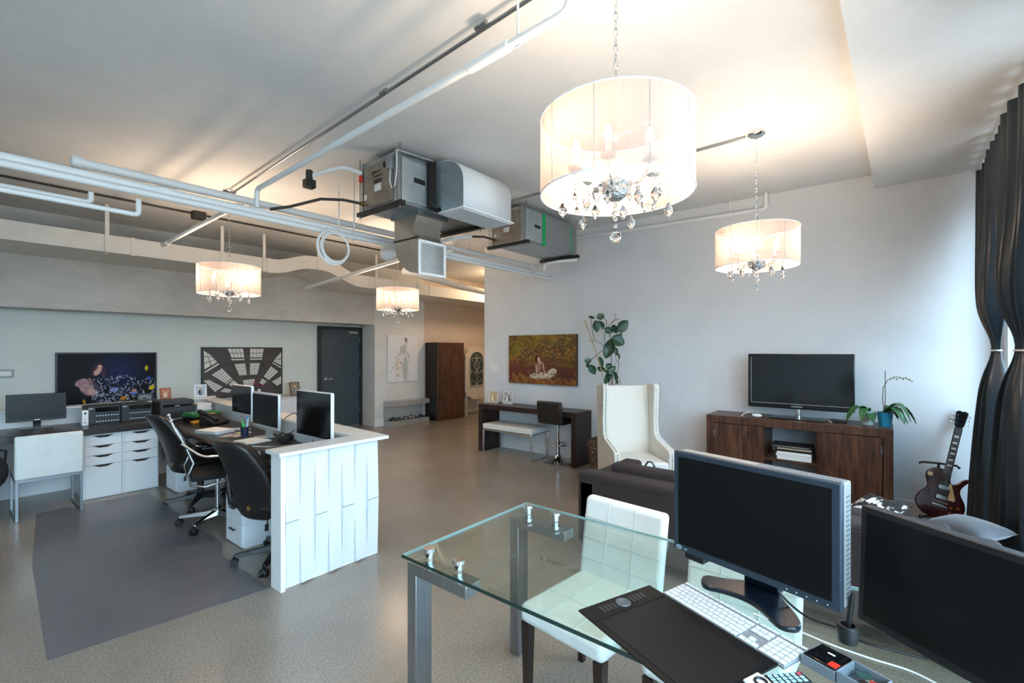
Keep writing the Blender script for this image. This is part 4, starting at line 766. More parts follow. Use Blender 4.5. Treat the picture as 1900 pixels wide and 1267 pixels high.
# ---------------------------------------------------------------- wing chair
wc = thing('wing_armchair', 'cream wingback armchair with nailhead trim beside the rubber plant', 'armchair', (4.68, 2.11, 0), -.80)
wc.scale = (.84, .84, 1.0)
side = [(.36, .14), (.43, 1.20), (.13, 1.235), (.10, 1.19), (.13, .86), (.12, .70), (.05, .65), (-.33, .585), (-.36, .56), (-.35, .14)]
for s in (-1, 1):
    a, b = (s*.30, s*.375); w_ = MB().prism(side, min(a, b), max(a, b), 'x').build('wing_arm', cream, wc, .016, 3)
    edge = side[2:9]; nh = MB(); pts = [Vector((s*.3785, y, z)) for y, z in edge]+[Vector((s*.3785, -.352, .16))]
    for p0, p1 in zip(pts, pts[1:]):
        m_ = max(1, int((p1-p0).length/.022))
        for k in range(m_): q = p0.lerp(p1, k/m_); nh.sph((q.x, q.y+.017, q.z), (.004, .007, .007), 6, 4); nh.sph((s*.337, q.y-.004, q.z), (.007, .004, .007), 6, 4)
    no = nh.build('nailhead_trim', chrome, w_); no['kind'] = 'stuff'
MB().prism([(.26, .42), (.43, .14), (.47, 1.185), (.34, 1.21), (.30, .95), (.27, .6)], -.31, .31, 'x').build('backrest', cream, wc, .02, 3)
bx('seat_cushion', mat('seat_cream', 'd9d8d3', .75, 0, None, (200, .12)), -.298, .298, -.37, .29, .36, .47, wc, .03, seg=4); bx('seat_base', cream, -.30, .30, -.345, .34, .14, .36, wc, .01)
for x in (-.31, .31):
    for y in (-.29, .31): MB().cyl((x, y, 0), (x, y, .15), .016, .026, n=8).build('leg', legwood, wc)

# ---------------------------------------------------------------- sofa with cushions
so_ = thing('sofa', 'dark brown fabric sofa seen from behind, facing the television', 'sofa', (3.19, -.44, 0)); L_ = 2.36
bx('back_frame', fabric_br, 0, .19, 0, L_, .09, .645, so_, .03, seg=3); bx('seat_frame', fabric_br, .19, .85, .02, L_-.02, .09, .28, so_, .02)
for y in (0, L_-.17): bx('armrest', fabric_br, .0, .88, y, y+.17, .09, .60 if y else .50, so_, .035, seg=3)
for k in range(2):
    y0, y1 = .18+k*1.0, .18+(k+1)*1.0-.01
    ct = (.655, .70)[k]; MB().prism([(.19, .42), (.40, .42), (.36, .57), (.29, ct+.01), (.19, ct)], y0, y1, 'y').build('back_cushion', fabric_br, so_, .035, 4); bx('seat_cushion', fabric_br, .20, .86, y0, y1, .28, .44, so_, .035, seg=3)
for x in (.06, .8):
    for y in (.08, L_-.08): MB().cyl((x, y, 0), (x, y, .1), .02, .026, n=8).build('leg', legwood, so_)
MB().tube([(-.003, .03, .60), (-.004, L_/2, .602), (-.003, L_-.03, .60)], .004, 5).build('piping', fabric_br, so_)
def pillow(label, loc, rot, w_, h_, d_, m):
    t = thing('throw_pillow', label, 'pillow', loc, 0, 'throw pillows on the sofa'); t.rotation_euler = rot
    f = lambda s: MB().grid(lambda u_, v_: ((u_-.5)*w_*(1-.10*math.sin(PI*v_)), s*d_/2*max(0, (1-abs(2*u_-1)**2.4)*(1-abs(2*v_-1)**2.4))**.55, (v_-.5)*h_*(1-.10*math.sin(PI*u_))), 14, 14)
    a, b = f(1), f(-1); a.add(b.v, b.f); a.build('cover', m, t)
    return t
pillow('grey velvet throw pillow at the window end of the sofa', (3.80, -.36, .562), (1.5, 0, .9), .32, .28, .11, mat('grey_velvet', '343a41', .7, 0, (8, '272c33', .35, .7), (60, .3), Sheen_Weight=.5))
pillow('black and white patterned throw pillow in the middle of the sofa', (3.84, .08, .56), (1.1, 0, .8), .30, .28, .10, mat('pattern_pillow', '141414', .8, 0, (14, 'dcdcda', .50, .54)))
bgx = thing('tote_bag', 'black tote bag with looped handle resting on the sofa', 'bag', (3.74, 1.55, .442), .3); bx('bag_body', black_fab, -.06, .06, -.15, .15, 0, .15, bgx, .02, seg=3); MB().tube([(0, -.04, .14), (0, -.035, .20), (0, -.015, .228), (0, .015, .228), (0, .035, .20), (0, .045, .14)], .008, 8).build('handle', mat('handle_navy', '1c2a36', .3), bgx)

# ---------------------------------------------------------------- television and its cabinet
tc_ = thing('media_cabinet', 'dark walnut media cabinet with two doors and an open middle', 'cabinet', (5.42, -.03, 0)); W_, D_, Hc = 1.62, .47, .885
bx('top', walnut, 0, D_, 0, W_, Hc-.08, Hc, tc_, .003); bx('side', walnut, 0, D_, 0, .075, 0, Hc-.08, tc_, .003); bx('side', walnut, 0, D_, W_-.075, W_, 0, Hc-.08, tc_, .003); bx('bottom', walnut, 0, D_, .075, W_-.075, .04, .11, tc_)
for y in (.57, 1.06): bx('divider', walnut, .01, D_, y-.012, y+.012, .11, Hc-.08, tc_)
bx('shelf', walnut, .01, D_, .582, 1.048, .465, .485, tc_); bx('back_panel', walnut, D_-.015, D_, .075, .558, .11, Hc-.08, tc_); bx('back_panel', walnut, D_-.015, D_, 1.072, W_-.075, .11, Hc-.08, tc_)
for (a, b, hy, ky) in ((.08, .565, .083, .545), (1.062, 1.54, 1.535, 1.08)):
    d_ = bx('door', walnut, -.012, .008, a, b, .115, Hc-.085, tc_, .003); MB().sph((-.022, ky, .43), .012, 10, 6).build('knob', dark_metal, d_)
    for z in (.2, .66): bx('hinge', steel, -.018, -.012, hy-.006, hy+.006, z, z+.07, d_)
for k, (w_, c_, h_) in enumerate(((.30, 'e4e4e2', .035), (.31, 'dcdad6', .025), (.30, 'f0f0ee', .02), (.32, '2b2622', .025), (.30, 'b5a88f', .012))):
    z = .486+sum((.035, .025, .02, .025, .012)[:k]); b_ = bx('magazine', mat('magazine_%d' % k, c_, .45), 5.45, 5.72, .60, .60+w_, z, z+h_-.001, None, .001); b_.rotation_euler = (0, 0, 0); tag(b_, ('white thick catalogue at the bottom of the pile in the media cabinet', 'pale grey book second from bottom in the cabinet pile', 'white magazine in the middle of the cabinet pile', 'dark book second from the top of the cabinet pile', 'beige magazine under the black player in the cabinet')[k], 'book', 'books in the media cabinet')
pb = thing('disc_player', 'thin black player on top of the books in the media cabinet', 'player', (5.46, .60, .605)); bx('case', black_pl, 0, .24, 0, .36, 0, .025, pb, .003); bx('trim', silver_pl, -.002, 0, .02, .34, .010, .014, pb)
tv = thing('television', 'black flat screen television on the walnut media cabinet', 'television', (5.65, .738, .885)); w_ = .476
bx('housing', black_gl, 0, .05, -w_, w_, .10, .678, tv, .008); sc_ = bx('screen', tv_screen, -.003, 0, -w_+.033, w_-.033, .155, .645, tv)
MB().box(-.0045, -.003, w_-.034, w_-.031, .153, .645).box(-.0045, -.003, -w_+.033, w_-.033, .150, .153).build('bezel_line', silver_pl, tv); txt('SAMSUNG', .022, (-.002, .062, .119), (0, -1, 0), (0, 0, 1), silver_pl, tv)
MB().cyl((.03, 0, .012), (.03, 0, .10), .025).build('neck', chrome, tv); bx('foot', black_gl, -.12, .14, -.25, .25, 0, .012, tv, .004)
sbx = thing('set_top_box', 'small black box on the media cabinet beside the television foot', 'box', (5.60, .32, .885)); bx('case', black_pl, 0, .10, 0, .14, 0, .025, sbx, .004); MB().tube([(.02, .142, .012), (-.02, .15, .02), (-.06, .12, .006)], .004, 6).build('lead', white_m, sbx)
tw = thing('game_controller', 'white controller lying on the media cabinet before the television', 'controller', (5.52, 1.10, .885), .2); MB().sph((0, 0, .02), (.035, .05, .02), 12, 8).build('controller_body', white_m, tw); MB().tube([(.03, .02, .02), (.06, .06, .05), (.04, .12, .03), (.0, .15, .006)], .004, 6).build('lead', white_m, tw)
def orchid(label, loc, pm, ring, leaves, spike):
    t = thing('potted_orchid', label, 'plant', loc, 0, 'potted orchids on the media cabinet'); MB().lathe([(0, 0), (.048, 0), (.062, .13), (.065, .135), (.056, .135), (.05, .10), (0, .10)], 20).build('pot', pm, t)
    for k, (az, ln, up, w_) in enumerate(leaves):
        c_, s_ = math.cos(az), math.sin(az)
        def f(u_, v_):
            r = ln*v_; z = .11+up*math.sin(v_*PI*.85)-ln*.55*v_**2; ww_ = (u_-.5)*w_*math.sin(PI*min(1, .12+.88*v_))**.6
            return (c_*r-s_*ww_, s_*r+c_*ww_, z+abs(u_-.5)*.02)
        MB().grid(f, 4, 10).build('leaf', orchid_m, t, solid=.003, angle=80)
    if spike:
        MB().cyl((0, 0, .1), (.0, -.0, .52), .003, n=6).build('stake', stem_m, t); MB().tube([(0, 0, .1), (.01, .02, .25), (.0, .015, .36), (-.01, -.02, .44), (-.02, -.08, .47), (-.02, -.15, .455), (-.02, -.20, .43)], .003, 6).build('flower_spike', mat('spike_green', '3d4a2c', .5), t)
        for k in range(7): MB().sph((-.02, -.04-.022*k, .455+.006*((k % 2)*2-1)), (.006, .007, .010), 7, 5).build('bud', mat('bud_green', '76854e', .5), t)
    return t
orchid('potted orchid in a white quilted pot next to the television', (5.66, .16, .885), mat('pot_white', 'd3e2de', .4, 0, None, (60, 1.0)), 0, ((2.4, .24, .10, .09), (3.4, .15, .02, .10), (2.9, .20, .08, .08)), False)
orchid('potted orchid with bare flower spike in a turquoise pot', (5.62, .03, .885), mat('pot_blue', '2a8db0', .4, 0, None, (70, .4)), 0, ((3.9, .20, .10, .10), (-1.2, .24, .12, .09), (-2.0, .20, .14, .08), (4.4, .17, .06, .12), (-.5, .2, .1, .08)), True)

# ---------------------------------------------------------------- electric guitar on its stand
def chaikin(p, n=2):
    for _ in range(n):
        q = []
        for a, b in zip(p, p[1:]+p[:1]): q += [(a[0]*.75+b[0]*.25, a[1]*.75+b[1]*.25), (a[0]*.25+b[0]*.75, a[1]*.25+b[1]*.75)]
        p = q
    return p
gt = thing('electric_guitar', 'dark cherry electric guitar leaning on a stand by the curtain', 'guitar', (5.66, -.325, .09))
gx = Vector((0, -1, 0)); gz = Vector((.22, -.19, .93)).normalized(); gx = (gx-gz*gx.dot(gz)).normalized(); gy = gz.cross(gx)
gt.rotation_euler = Matrix((gx, gy, gz)).transposed().to_euler()
body = chaikin([(0, 0), (.06, .004), (.12, .028), (.16, .08), (.170, .13), (.158, .19), (.125, .24), (.108, .28), (.112, .32), (.136, .36), (.152, .39), (.142, .412), (.115, .40), (.092, .37), (.07, .338), (.045, .328), (.03, .36), (.03, .43), (-.03, .45), (-.075, .448), (-.118, .425), (-.140, .385), (-.138, .345), (-.118, .30), (-.108, .27), (-.122, .24), (-.155, .19), (-.170, .13), (-.16, .08), (-.12, .028), (-.06, .004)])
cherry = mat('cherry_lacquer', '2c0a0d', .12, 0, (7, '4a1216', .35, .7), Coat_Weight=.6)
MB().prism(body, -.022, .026, 'y').build('body', cherry, gt, .009, 3)
nk = MB().add([(-.028, -.030, .36), (.028, -.030, .36), (.022, -.030, .84), (-.022, -.030, .84), (-.024, -.002, .36), (.024, -.002, .36), (.018, -.008, .84), (-.018, -.008, .84)], [(0, 1, 2, 3), (4, 7, 6, 5), (0, 4, 5, 1), (1, 5, 6, 2), (2, 6, 7, 3), (3, 7, 4, 0)]).build('neck', mat('neck_mahogany', '3a1614', .3), gt)
bx('fingerboard', mat('rosewood', '1f1512', .4), -.0275, .0275, -.035, -.030, .34, .84, nk); mb = MB()
for k in range(20): z = .84-.62*(1-2**(-(k+1)/12)); mb.box(-.026, .026, -.0362, -.035, z-.0012, z+.0012)
mb.build('frets', chrome, nk)
for k in (3, 5, 7, 9, 12, 15): z = .84-.62*(1-2**(-(k-.5)/12)); bx('inlay', mat('pearl', 'cfd3cf', .25), -.015, .015, -.0358, -.0349, z-.008, z+.008, nk)
hs = MB().prism([(-.022, .84), (-.034, .87), (-.042, .985), (-.02, 1.0), (0, .992), (.02, 1.0), (.042, .985), (.034, .87), (.022, .84)], -.022, -.006, 'y').build('headstock', black_gl, gt, .002)
for s in (-1, 1):
    for k in range(3): z = .885+k*.035; MB().cyl((s*.026, -.030, z), (s*.026, -.02, z), .005, n=8).cyl((s*.034, -.012, z), (s*.058, -.012, z), .003, n=6).sph((s*.062, -.012, z), (.008, .004, .010), 8, 6).build('tuning_peg', chrome, hs)
for z in (.285, .195): pk = bx('pickup', chrome, -.036, .036, -.036, -.022, z-.017, z+.017, gt, .003); bx('pickup_ring', black_pl, -.044, .044, -.027, -.022, z-.022, z+.022, pk)
MB().cyl((-.05, -.033, .158), (.05, -.033, .150), .007, n=8).build('bridge', chrome, gt); MB().cyl((-.05, -.036, .122), (.05, -.036, .118), .009, n=10).build('tailpiece', chrome, gt)
MB().prism([(.03, .335), (.046, .325), (.09, .20), (.085, .185), (.04, .185), (.046, .27), (.03, .285)], -.036, -.033, 'y').build('pickguard', mat('cream_plastic', 'e0cfa2', .35), gt)
MB().cyl((-.108, -.0225, .375), (-.108, -.025, .375), .020, n=20).cyl((-.108, -.025, .375), (-.108, -.04, .375), .004, n=8).build('selector', mat('cream_plastic', 'e0cfa2'), gt)
for x, z in ((.075, .125), (.12, .135), (.075, .075), (.122, .085)): MB().cyl((x, -.022, z), (x, -.038, z), .014, .011, n=16).build('knob', mat('amber_knob', '7a4a1c', .15), gt)
mb = MB()
for k in range(6): x = -.02+.008*k; mb.cyl((x, -.040, .12), (x*.75, -.038, .84), .0006, n=4)
mb.build('strings', chrome, gt)
gs = thing('guitar_stand', 'black tubular stand holding the electric guitar', 'stand', (5.70, -.335, 0)); MB().tube([(.0, .0, .02), (.07, 0, .30), (.115, -.02, .56)], .011, 8).build('upright', black_pl, gs)
MB().tube([(.03, .115, .56), (.10, .10, .558), (.115, -.02, .56), (.11, -.14, .555), (.04, -.15, .55)], .010, 8).build('yoke', black_pl, gs)
for s in (-1, 1): MB().tube([(.02, 0, .10), (.0, s*.10, .075), (-.09, s*.12, .08), (-.10, s*.12, .11)], .009, 8).build('cradle', black_pl, gs)
for a in (0, 2.1, 4.2): MB().tube([(.01, 0, .05), (.01+.11*math.cos(a), .16*math.sin(a), .012)], .010, 8).build('leg', black_pl, gs)

# ---------------------------------------------------------------- curtains
rod = thing('curtain_rod', 'white curtain rod under the bulkhead along the windows', 'curtain rod', (0, -.63, 3.165)); MB().cyl((2.2, 0, 0), (5.86, 0, 0), .012).build('rod', white_m, rod); MB().sph((5.87, 0, 0), .022, 12, 8).build('finial', white_m, rod)
for x in (2.26, 3.4, 5.82): bx('bracket', white_m, x-.01, x+.01, -.15, .0, -.012, .05, rod)
def curtain(label, x0, x1, xt, seed):
    t = thing('curtain', label, 'curtain', ((x0+x1)/2, -.63, 0), 0, 'dark satin curtains tied at the middle'); rr = random.Random(seed); ph = [rr.uniform(0, 6.3) for _ in range(4)]; xc = (x0+x1)/2; W_ = x1-x0
    def f(u_, v_):
        z = .02+3.12*v_; q = math.exp(-((z-1.62)/.20)**2); q2 = math.exp(-((z-1.62)/.75)**2)
        wd_ = W_*(1-.50*q2-.28*q); cx = (xt-xc)*(q2*.8+q*.2)
        s = u_-.5; amp = (.050+.012*math.sin(ph[0]+z))*(1-.72*q)
        y = amp*math.sin(2*PI*5.3*u_+ph[1]+.35*math.sin(z*2+ph[2]))+.014*(1-.8*q)*math.sin(2*PI*9.3*u_+ph[3]+.6*z)+.03*math.exp(-((z-2.05)/.35)**2)*math.cos(PI*s)-.01*q
        if z < 1.35: y += .052*(1.35-z)*math.cos(PI*s*.8)
        return (cx+s*wd_, y, z)
    MB().grid(f, 128, 60).build('drape', satin, t, angle=180)
    for k in range(8): xr = f((k+.5)/8, 1)[0]; MB().tube([(xr, .021*math.cos(a), 3.165+.021*math.sin(a)) for a in [2*PI*j/16 for j in range(16)]], .003, 5, True).build('curtain_ring', white_m, t)
    pts = [f(k/40, (1.60-.02)/3.12) for k in range(41)]; ys = [p[1] for p in pts]; xa, xb = pts[0][0], pts[-1][0]; cxm, hx = (xa+xb)/2, abs(xb-xa)/2+.01; ym = (min(ys)+max(ys))/2; hy = (max(ys)-min(ys))/2+.008
    MB().tube([(cxm+hx*math.cos(a), ym+hy*math.sin(a), 1.60) for a in [2*PI*k/32 for k in range(32)]], .006, 6, True).build('tie_cord', white_m, t)
    return t
curtain('dark satin curtain tied with white cord beside the guitar', 4.82, 5.78, 5.12, 1)
curtain('dark satin curtain tied with white cord, further along the rod from guitar', 3.72, 4.78, 4.22, 2)
curtain('dark satin curtain on the rod behind the second monitor', 2.35, 3.1, 2.7, 5)
# ---------------------------------------------------------------- glass desk
GZ = .75
gd = thing('glass_desk', 'glass topped desk on brushed steel legs carrying the monitors', 'desk', (1.22, -.42, 0)); GL, GW = 2.0, .86
bx('glass_top', glass_top, .003, GW-.003, .003, GL-.003, GZ-.012, GZ, gd)
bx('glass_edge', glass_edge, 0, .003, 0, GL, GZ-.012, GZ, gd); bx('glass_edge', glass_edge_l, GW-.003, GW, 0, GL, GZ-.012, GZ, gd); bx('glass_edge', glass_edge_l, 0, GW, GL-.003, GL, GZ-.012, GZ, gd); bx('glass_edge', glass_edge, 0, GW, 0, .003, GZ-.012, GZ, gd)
for x in (.015, .69):
    for (yo, s) in ((GL-.02, -1), (.02, 1)):
        yb = yo+s*.055; ye = yo+s*.34; y0, y1 = sorted((yo, yb)); a0, a1 = sorted((yo, ye))
        lg = bx('leg', steel, x, x+.085, y0, y1, 0, GZ-.075, gd, .002); bx('leg_arm', steel, x, x+.085, a0, a1, GZ-.075, GZ-.03, lg, .002)
        for yk in (yo+s*.09, yo+s*.26): MB().cyl((x+.042, yk, GZ-.03), (x+.042, yk, GZ-.0125), .016, n=16).cyl((x+.042, yk, GZ+.0005), (x+.042, yk, GZ+.026), .017, n=16).cyl((x+.042, yk, GZ+.026), (x+.042, yk, GZ+.040), .026, n=24).build('glass_clamp', chrome, lg)

# ---------------------------------------------------------------- white dining chairs tucked in from the far side (facing -x)
def parson(label, loc, rz):
    t = thing('dining_chair', label, 'chair', loc, rz, 'white leather chairs at the glass desk')
    bx('seat', white_leath, -.24, .24, -.225, .225, .37, .46, t, .03, seg=3)
    def f(u_, v_):
        d_ = .010*(max(0, math.cos(2*PI*(u_*2-.5)/1))*.0)+.0
        return (.215+.07*v_, (u_-.5)*.45, .42+.41*v_)
    bk = MB().prism([(.20, .40), (.255, .40), (.335, .83), (.275, .83)], -.225, .225, 'y').build('backrest', white_leath, t, .022, 3)
    mb = MB()
    for z in (.53, .63, .73): x = .20+.075*(z-.40)/.43-.001; mb.cyl((x, -.215, z), (x, .215, z), .0025, n=6)
    for y in (-.075, .075): mb.cyl((.205, y, .45), (.274, y, .82), .0025, n=6)
    mb.build('seam', mat('seam_grey', 'c6ccc8', .6), bk); MB().box(-.225, .22, -.075-.002, -.075+.002, .4595, .4615).box(-.225, .22, .073, .077, .4595, .4615).box(-.06, -.056, -.21, .21, .4595, .4615).build('seam', mat('seam_grey', 'c6ccc8'), t)
    for x, y in ((-.21, -.195), (-.21, .195), (.20, -.195), (.20, .195)): MB().add([(x-.022, y-.022, .372), (x+.022, y-.022, .372), (x+.022, y+.022, .372), (x-.022, y+.022, .372), (x-.014, y-.014, 0), (x+.014, y-.014, 0), (x+.014, y+.014, 0), (x-.014, y+.014, 0)], [(0, 1, 2, 3), (7, 6, 5, 4), (0, 4, 5, 1), (1, 5, 6, 2), (2, 6, 7, 3), (3, 7, 4, 0)]).build('leg', legwood, t)
    return t
parson('white tufted leather chair tucked under the glass desk beside the graphics tablet', (1.88, 1.06, 0), -.10)
parson('white tufted leather chair tucked under the glass desk behind the blue-framed monitor', (1.90, .50, 0), -.04)

# ---------------------------------------------------------------- on the glass desk
ZD = GZ+.0005
kx = Vector((-.39, -.92, 0)).normalized(); KRZ = math.atan2(kx.y, kx.x)
kb = thing('keyboard', 'white full-size keyboard on a silver tray in front of the blue-framed monitor', 'keyboard', (1.556, .392, ZD), KRZ)
kw, kd = .43, .118
MB().add([(-kw/2, -kd/2, 0), (kw/2, -kd/2, 0), (kw/2, kd/2, 0), (-kw/2, kd/2, 0), (-kw/2, -kd/2, .007), (kw/2, -kd/2, .007), (kw/2, kd/2, .016), (-kw/2, kd/2, .016)], [(0, 3, 2, 1), (4, 5, 6, 7), (0, 1, 5, 4), (1, 2, 6, 5), (2, 3, 7, 6), (3, 0, 4, 7)]).build('tray', mat('keyboard_aluminium', '8f9496', .4, .3), kb, .002)
key_w = mat('key_white', 'c9cccc', .5); KM = {}
def key(x, y, w_, d_=.0165):
    k = (round(w_, 4), round(d_, 4))
    if k not in KM: KM[k] = MB().box(-w_/2, w_/2, -d_/2, d_/2, 0, .004).mesh('key', key_w)
    o = link('key', KM[k], kb, loc=(x, y, .0078+(y+kd/2)/kd*.009)); o.rotation_euler = (math.atan2(.009, kd), 0, 0)
P_, X0 = .0192, -kw/2+.004
rows = [(1.0,)*14, (1,)*13+(1.5,), (1.5,)+(1,)*12+(1,), (1.75,)+(1,)*11+(1.75,), (2.25,)+(1,)*10+(2.25,), (1, 1, 1, 1.25, 5, 1.25, 1, 1, 1)]
for r, ws in enumerate(rows):
    x = X0; tot = sum(ws); sc_ = 14.5*P_/tot; y = kd/2-.010-r*P_+(.003 if r == 0 else 0)
    for w_ in ws: key(x+w_*sc_/2, y, w_*sc_-.0028, .0095 if r == 0 else .0165); x += w_*sc_
xn = X0+14.5*P_+.006
for r in range(3):
    for c_ in range(3): key(xn+(c_+.5)*P_, kd/2-.010-r*P_+(.003 if r == 0 else 0), P_-.0028, .0095 if r == 0 else .0165)
key(xn+1.5*P_, kd/2-.010-4*P_, P_-.0028)
for c_ in range(3): key(xn+(c_+.5)*P_, kd/2-.010-5*P_, P_-.0028)
xp = xn+3*P_+.006
for r in range(6):
    for c_ in range(4): key(xp+(c_+.5)*P_, kd/2-.010-r*P_+(.003 if r == 0 else 0), P_-.0028, .0095 if r == 0 else .0165)
tb = thing('graphics_tablet', 'large black graphics tablet lying on the glass desk', 'tablet', (1.367, .5095, ZD), KRZ)
tw_, td = .475, .315
MB().add([(-tw_/2+.004, -td/2, 0), (tw_/2-.004, -td/2, 0), (tw_/2-.004, td/2, 0), (-tw_/2+.004, td/2, 0), (-tw_/2, -td/2+.002, .004), (tw_/2, -td/2+.002, .004), (tw_/2, td/2, .012), (-tw_/2, td/2, .012)], [(0, 3, 2, 1), (4, 5, 6, 7), (0, 1, 5, 4), (1, 2, 6, 5), (2, 3, 7, 6), (3, 0, 4, 7)]).build('tablet_body', mat('tablet_black', '0c0c0d', .45, spec=.3), tb, .004, 3)
sl_ = math.atan2(.008, td); zt = lambda y: .004+(y+td/2)/td*.008
o = MB().box(-.145, .225, -.135, .115, 0, .0012).build('drawing_area', mat('tablet_matte', '101011', .5, spec=.3), tb, loc=(0, 0, zt(0))); o.rotation_euler = (sl_, 0, 0)
o = MB().box(-.158, -.1565, -.15, .15, 0, .0012).build('strip_joint', black_gl, tb, loc=(0, 0, zt(0))); o.rotation_euler = (sl_, 0, 0)
MB().lathe([(0, .002), (.012, .002), (.013, .0035), (.024, .0035), (.026, .0005), (.026, 0)], 28).build('touch_ring', mat('ring_grey', '55575a', .3), tb, loc=(-.197, 0, zt(0)-.0005))
for k in range(8):
    y = (.038+.016*(k % 4))*(1 if k < 4 else -1); bx('express_key', mat('key_dark', '2c2d30', .35), -.214, -.182, y-.006, y+.006, zt(y)-.001, zt(y)+.0016, tb)
# monitor 1
m1 = thing('flat_monitor', 'monitor with blue-grey bezel and curved stand on the glass desk', 'monitor', (1.6955, .3725, 0)); mx_ = Vector((1.622-1.769, .106-.639, 0)).normalized(); m1.rotation_euler = (0, 0, math.atan2(mx_.y, mx_.x))
w_ = .553; a, b = .848, 1.22
bx('housing', mat('housing_grey', '7d7c78', .5), -w_/2+.004, w_/2+.0, .022, .075, a+.006, b-.002, m1, .006); bx('bezel', blue_bezel, -w_/2, w_/2, 0, .024, a, b, m1, .005); bx('screen', screen_m, -w_/2+.022, w_/2-.024, -.0015, 0, a+.026, b-.02, m1)
for k in range(28): bx('vent_slot', mat('vent_dark', '5b6064', .6), .02+k*.0088, .024+k*.0088, .036, .066, b-.003, b-.0008, m1)
for k in range(22): bx('vent_slot', mat('vent_dark', '5b6064'), w_/2-.0008, w_/2+.0012, .036, .066, a+.03+k*.014, a+.036+k*.014, m1)
for k in range(5): MB().sph((.13+k*.028, -.0008, a+.012), (.0022, .001, .0022), 7, 5).build('button', silver_pl, m1)
MB().lathe([(0, 0), (.013, 0), (.013, .0012), (0, .0012)], 24, M=Matrix.Translation((-w_/2+.024, -.0, a+.0125))@Matrix.Rotation(PI/2, 4, 'X')@Matrix.Diagonal((1, .62, 1, 1))).build('oval_badge', mat('badge_pale', '9fb0bd', .4), m1)
txt('LaCie', .0085, (-w_/2+.0145, -.0016, a+.0095), (1, 0, 0), (0, 0, 1), black_pl, m1); txt('324', .009, (-w_/2+.045, -.0008, a+.009), (1, 0, 0), (0, 0, 1), mat('badge_pale', '9fb0bd'), m1)
bx('sensor_bar', black_pl, -w_/2+.04, -w_/2+.115, .01, .055, a-.026, a-.001, m1, .003)
# stand: crescent foot and neck
foot = [(1302, 1066), (1345, 1075), (1392, 1079), (1420, 1074), (1442, 1098), (1462, 1124), (1487, 1153), (1486, 1170), (1452, 1166), (1432, 1152), (1412, 1130), (1386, 1112), (1345, 1097), (1300, 1088)]
inv = (Matrix.Translation(m1.location)@Matrix.Rotation(m1.rotation_euler[2], 4, 'Z')).inverted(); fpts = [inv@at(u_, v_, z=ZD+.012) for u_, v_ in foot]
ft = MB().prism(chaikin([(p_.x, p_.y) for p_ in fpts], 2), ZD, ZD+.018, 'z').build('stand_foot', mat('stand_blue_black', '141c28', .22), m1, .005)
cxm = inv@at(1424, 1088, z=ZD+.02)
MB().add([(cxm.x-.07, cxm.y-.03, ZD+.017), (cxm.x+.05, cxm.y-.03, ZD+.017), (cxm.x+.05, cxm.y+.03, ZD+.017), (cxm.x-.07, cxm.y+.03, ZD+.017), (-.05, .078, a+.16), (.05, .078, a+.16), (.05, .10, a+.16), (-.05, .10, a+.16)], [(0, 3, 2, 1), (4, 5, 6, 7), (0, 1, 5, 4), (1, 2, 6, 5), (2, 3, 7, 6), (3, 0, 4, 7)]).build('stand_neck', mat('stand_blue_black', '141c28'), m1, .008)
# monitor 2
m2 = thing('flat_monitor', 'all-black monitor angled beside the blue-framed monitor', 'monitor', (1.635, -.165, ZD)); mx_ = Vector((-.58, -.81, 0)); m2.rotation_euler = (0, 0, math.atan2(mx_.y, mx_.x)); w_ = .60
tlt = Matrix.Translation((0, 0, .012))@Matrix.Rotation(-.05, 4, 'X')
def tb_(name, m, x0, x1, y0, y1, z0, z1, bev=0): return MB().box(x0, x1, y0, y1, z0, z1, tlt).build(name, m, m2, bev)
tb_('bezel', black_pl, -w_/2, w_/2, 0, .04, 0, .355, .004); tb_('screen', screen_m, -w_/2+.02, w_/2-.02, -.0015, 0, .025, .335); tb_('rear_shell', black_pl, -w_/2+.06, w_/2-.06, .04, .07, .05, .30, .01)
MB().box(-.13, .13, .02, .20, 0, .012).box(-.04, .04, .075, .10, .01, .2).build('stand', black_pl, m2, .004)
ps = thing('pen_stand', 'black pen holder with an upright stylus beside the black monitor', 'pen holder', tuple(at(1573, 1190, z=ZD))); MB().lathe([(0, 0), (.024, 0), (.028, .045), (.026, .05), (.018, .05), (.015, .03), (0, .03)], 20).build('cup', black_pl, ps); MB().tube([(.0, .0, .03), (-.006, -.005, .08), (-.014, -.012, .15)], [.006, .008, .005], 8).build('stylus', black_pl, ps)
def tray(label, px, w_, d_, h_):
    t = thing('plastic_tray', label, 'tray', tuple(Vector((1.556, .392, ZD))+kx*px[0]+Vector((-kx.y, kx.x, 0))*px[1]), KRZ, 'small clear trays on the glass desk'); clear = mat('frosted_plastic', '7b868e', .25)
    MB().box(-w_/2, w_/2, -d_/2, d_/2, 0, .003).box(-w_/2, -w_/2+.003, -d_/2, d_/2, .003, h_).box(w_/2-.003, w_/2, -d_/2, d_/2, .003, h_).box(-w_/2+.003, w_/2-.003, -d_/2, -d_/2+.003, .003, h_).box(-w_/2+.003, w_/2-.003, d_/2-.003, d_/2, .003, h_).build('tray_shell', clear, t, .001); return t
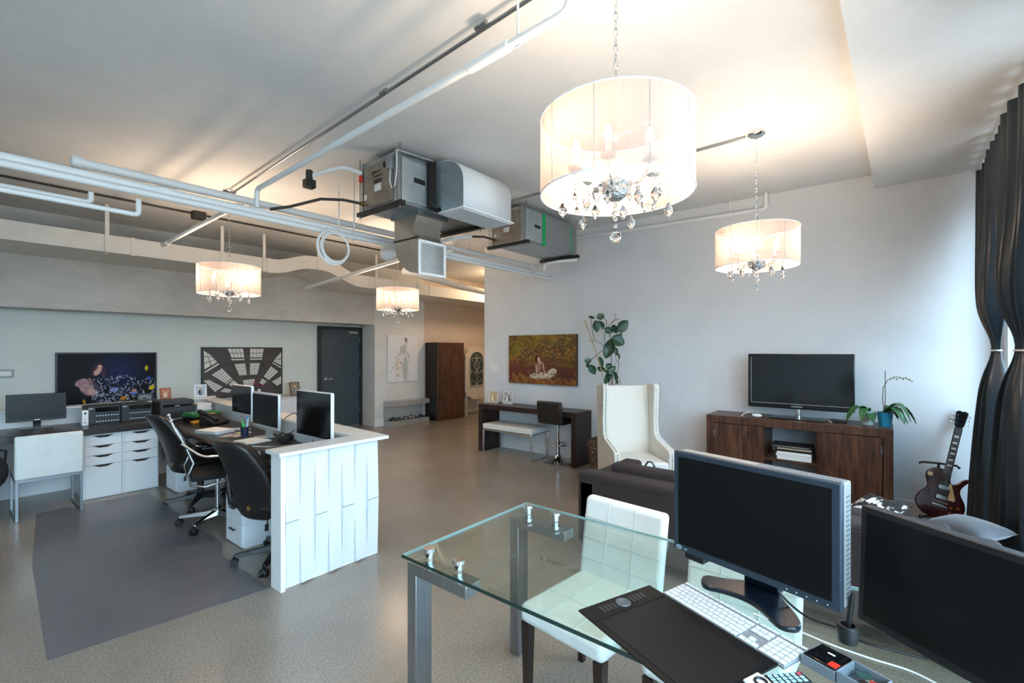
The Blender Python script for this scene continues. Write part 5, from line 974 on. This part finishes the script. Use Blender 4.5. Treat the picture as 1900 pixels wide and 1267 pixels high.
t1 = tray('clear tray holding a black drive on the glass desk next to keyboard', (.262, .055), .085, .095, .028); bx('drive', black_gl, -.039, .039, -.042, .046, .006, .031, t1, .004); bx('drive_label', paper, -.006, .012, .012, .018, .0311, .0316, t1); bx('red_card', red_p, .02, .041, -.04, -.016, .0312, .034, t1, .001)
t2 = tray('clear tray holding memory cards on the glass desk', (.351, .05), .085, .085, .034)
for k, c_ in enumerate(('9fb4d8', '161616', 'b7b49a', 'b02a2a', '2a4a44', '1a1a1a')): q = bx('memory_card', mat('card_%d' % k, c_, .4), -.013, .013, -.016, .016, 0, .003, t2); q.location = ((-.02, .018, .002, .024, -.012, .01)[k], (-.016, -.012, .018, .012, .022, -.02)[k], .005+.0035*k); q.rotation_euler = (0, 0, k*.6)
rc = thing('remote_control', 'small black remote with pale buttons on the glass desk', 'remote', tuple(at(1462, 1268, z=ZD)), KRZ+1.2); bx('case', black_pl, -.055, .055, -.022, .022, 0, .013, rc, .005)
for i in range(6):
    for j in range(3): bx('button', mat('button_red', 'c0485a', .5) if i == 5 and j == 2 else mat('button_pale', '9fc0cc', .4), -.046+i*.016, -.035+i*.016, -.015+j*.0115, -.007+j*.0115, .0128, .0145, rc)
rg_ = thing('tape_roll', 'small white block with a black ring on the glass desk', 'gadget', tuple(at(1412, 1275, z=ZD)), KRZ); bx('block', paper, -.03, .03, -.03, .03, 0, .012, rg_, .003); MB().tube([(.014*math.cos(a_), .014*math.sin(a_), .015) for a_ in [2*PI*k/20 for k in range(20)]], .003, 6, True).build('ring', black_pl, rg_)
cable('thin white keyboard cable running across the glass desk', [at(u_, v_, z=ZD+.003) for u_, v_ in ((1398, 1138), (1440, 1155), (1490, 1174), (1545, 1197), (1617, 1222), (1690, 1245), (1760, 1280))], .0025, white_m)
cable('black cable from the blue-framed monitor lying on the glass desk', [at(1444, 1097, z=ZD+.05), at(1470, 1124, z=ZD+.02), at(1503, 1147, z=ZD+.005), at(1552, 1164, z=ZD+.004), at(1600, 1190, z=ZD+.004), at(1660, 1207, z=ZD+.004), at(1720, 1222, z=ZD+.004)], .0035, black_pl)
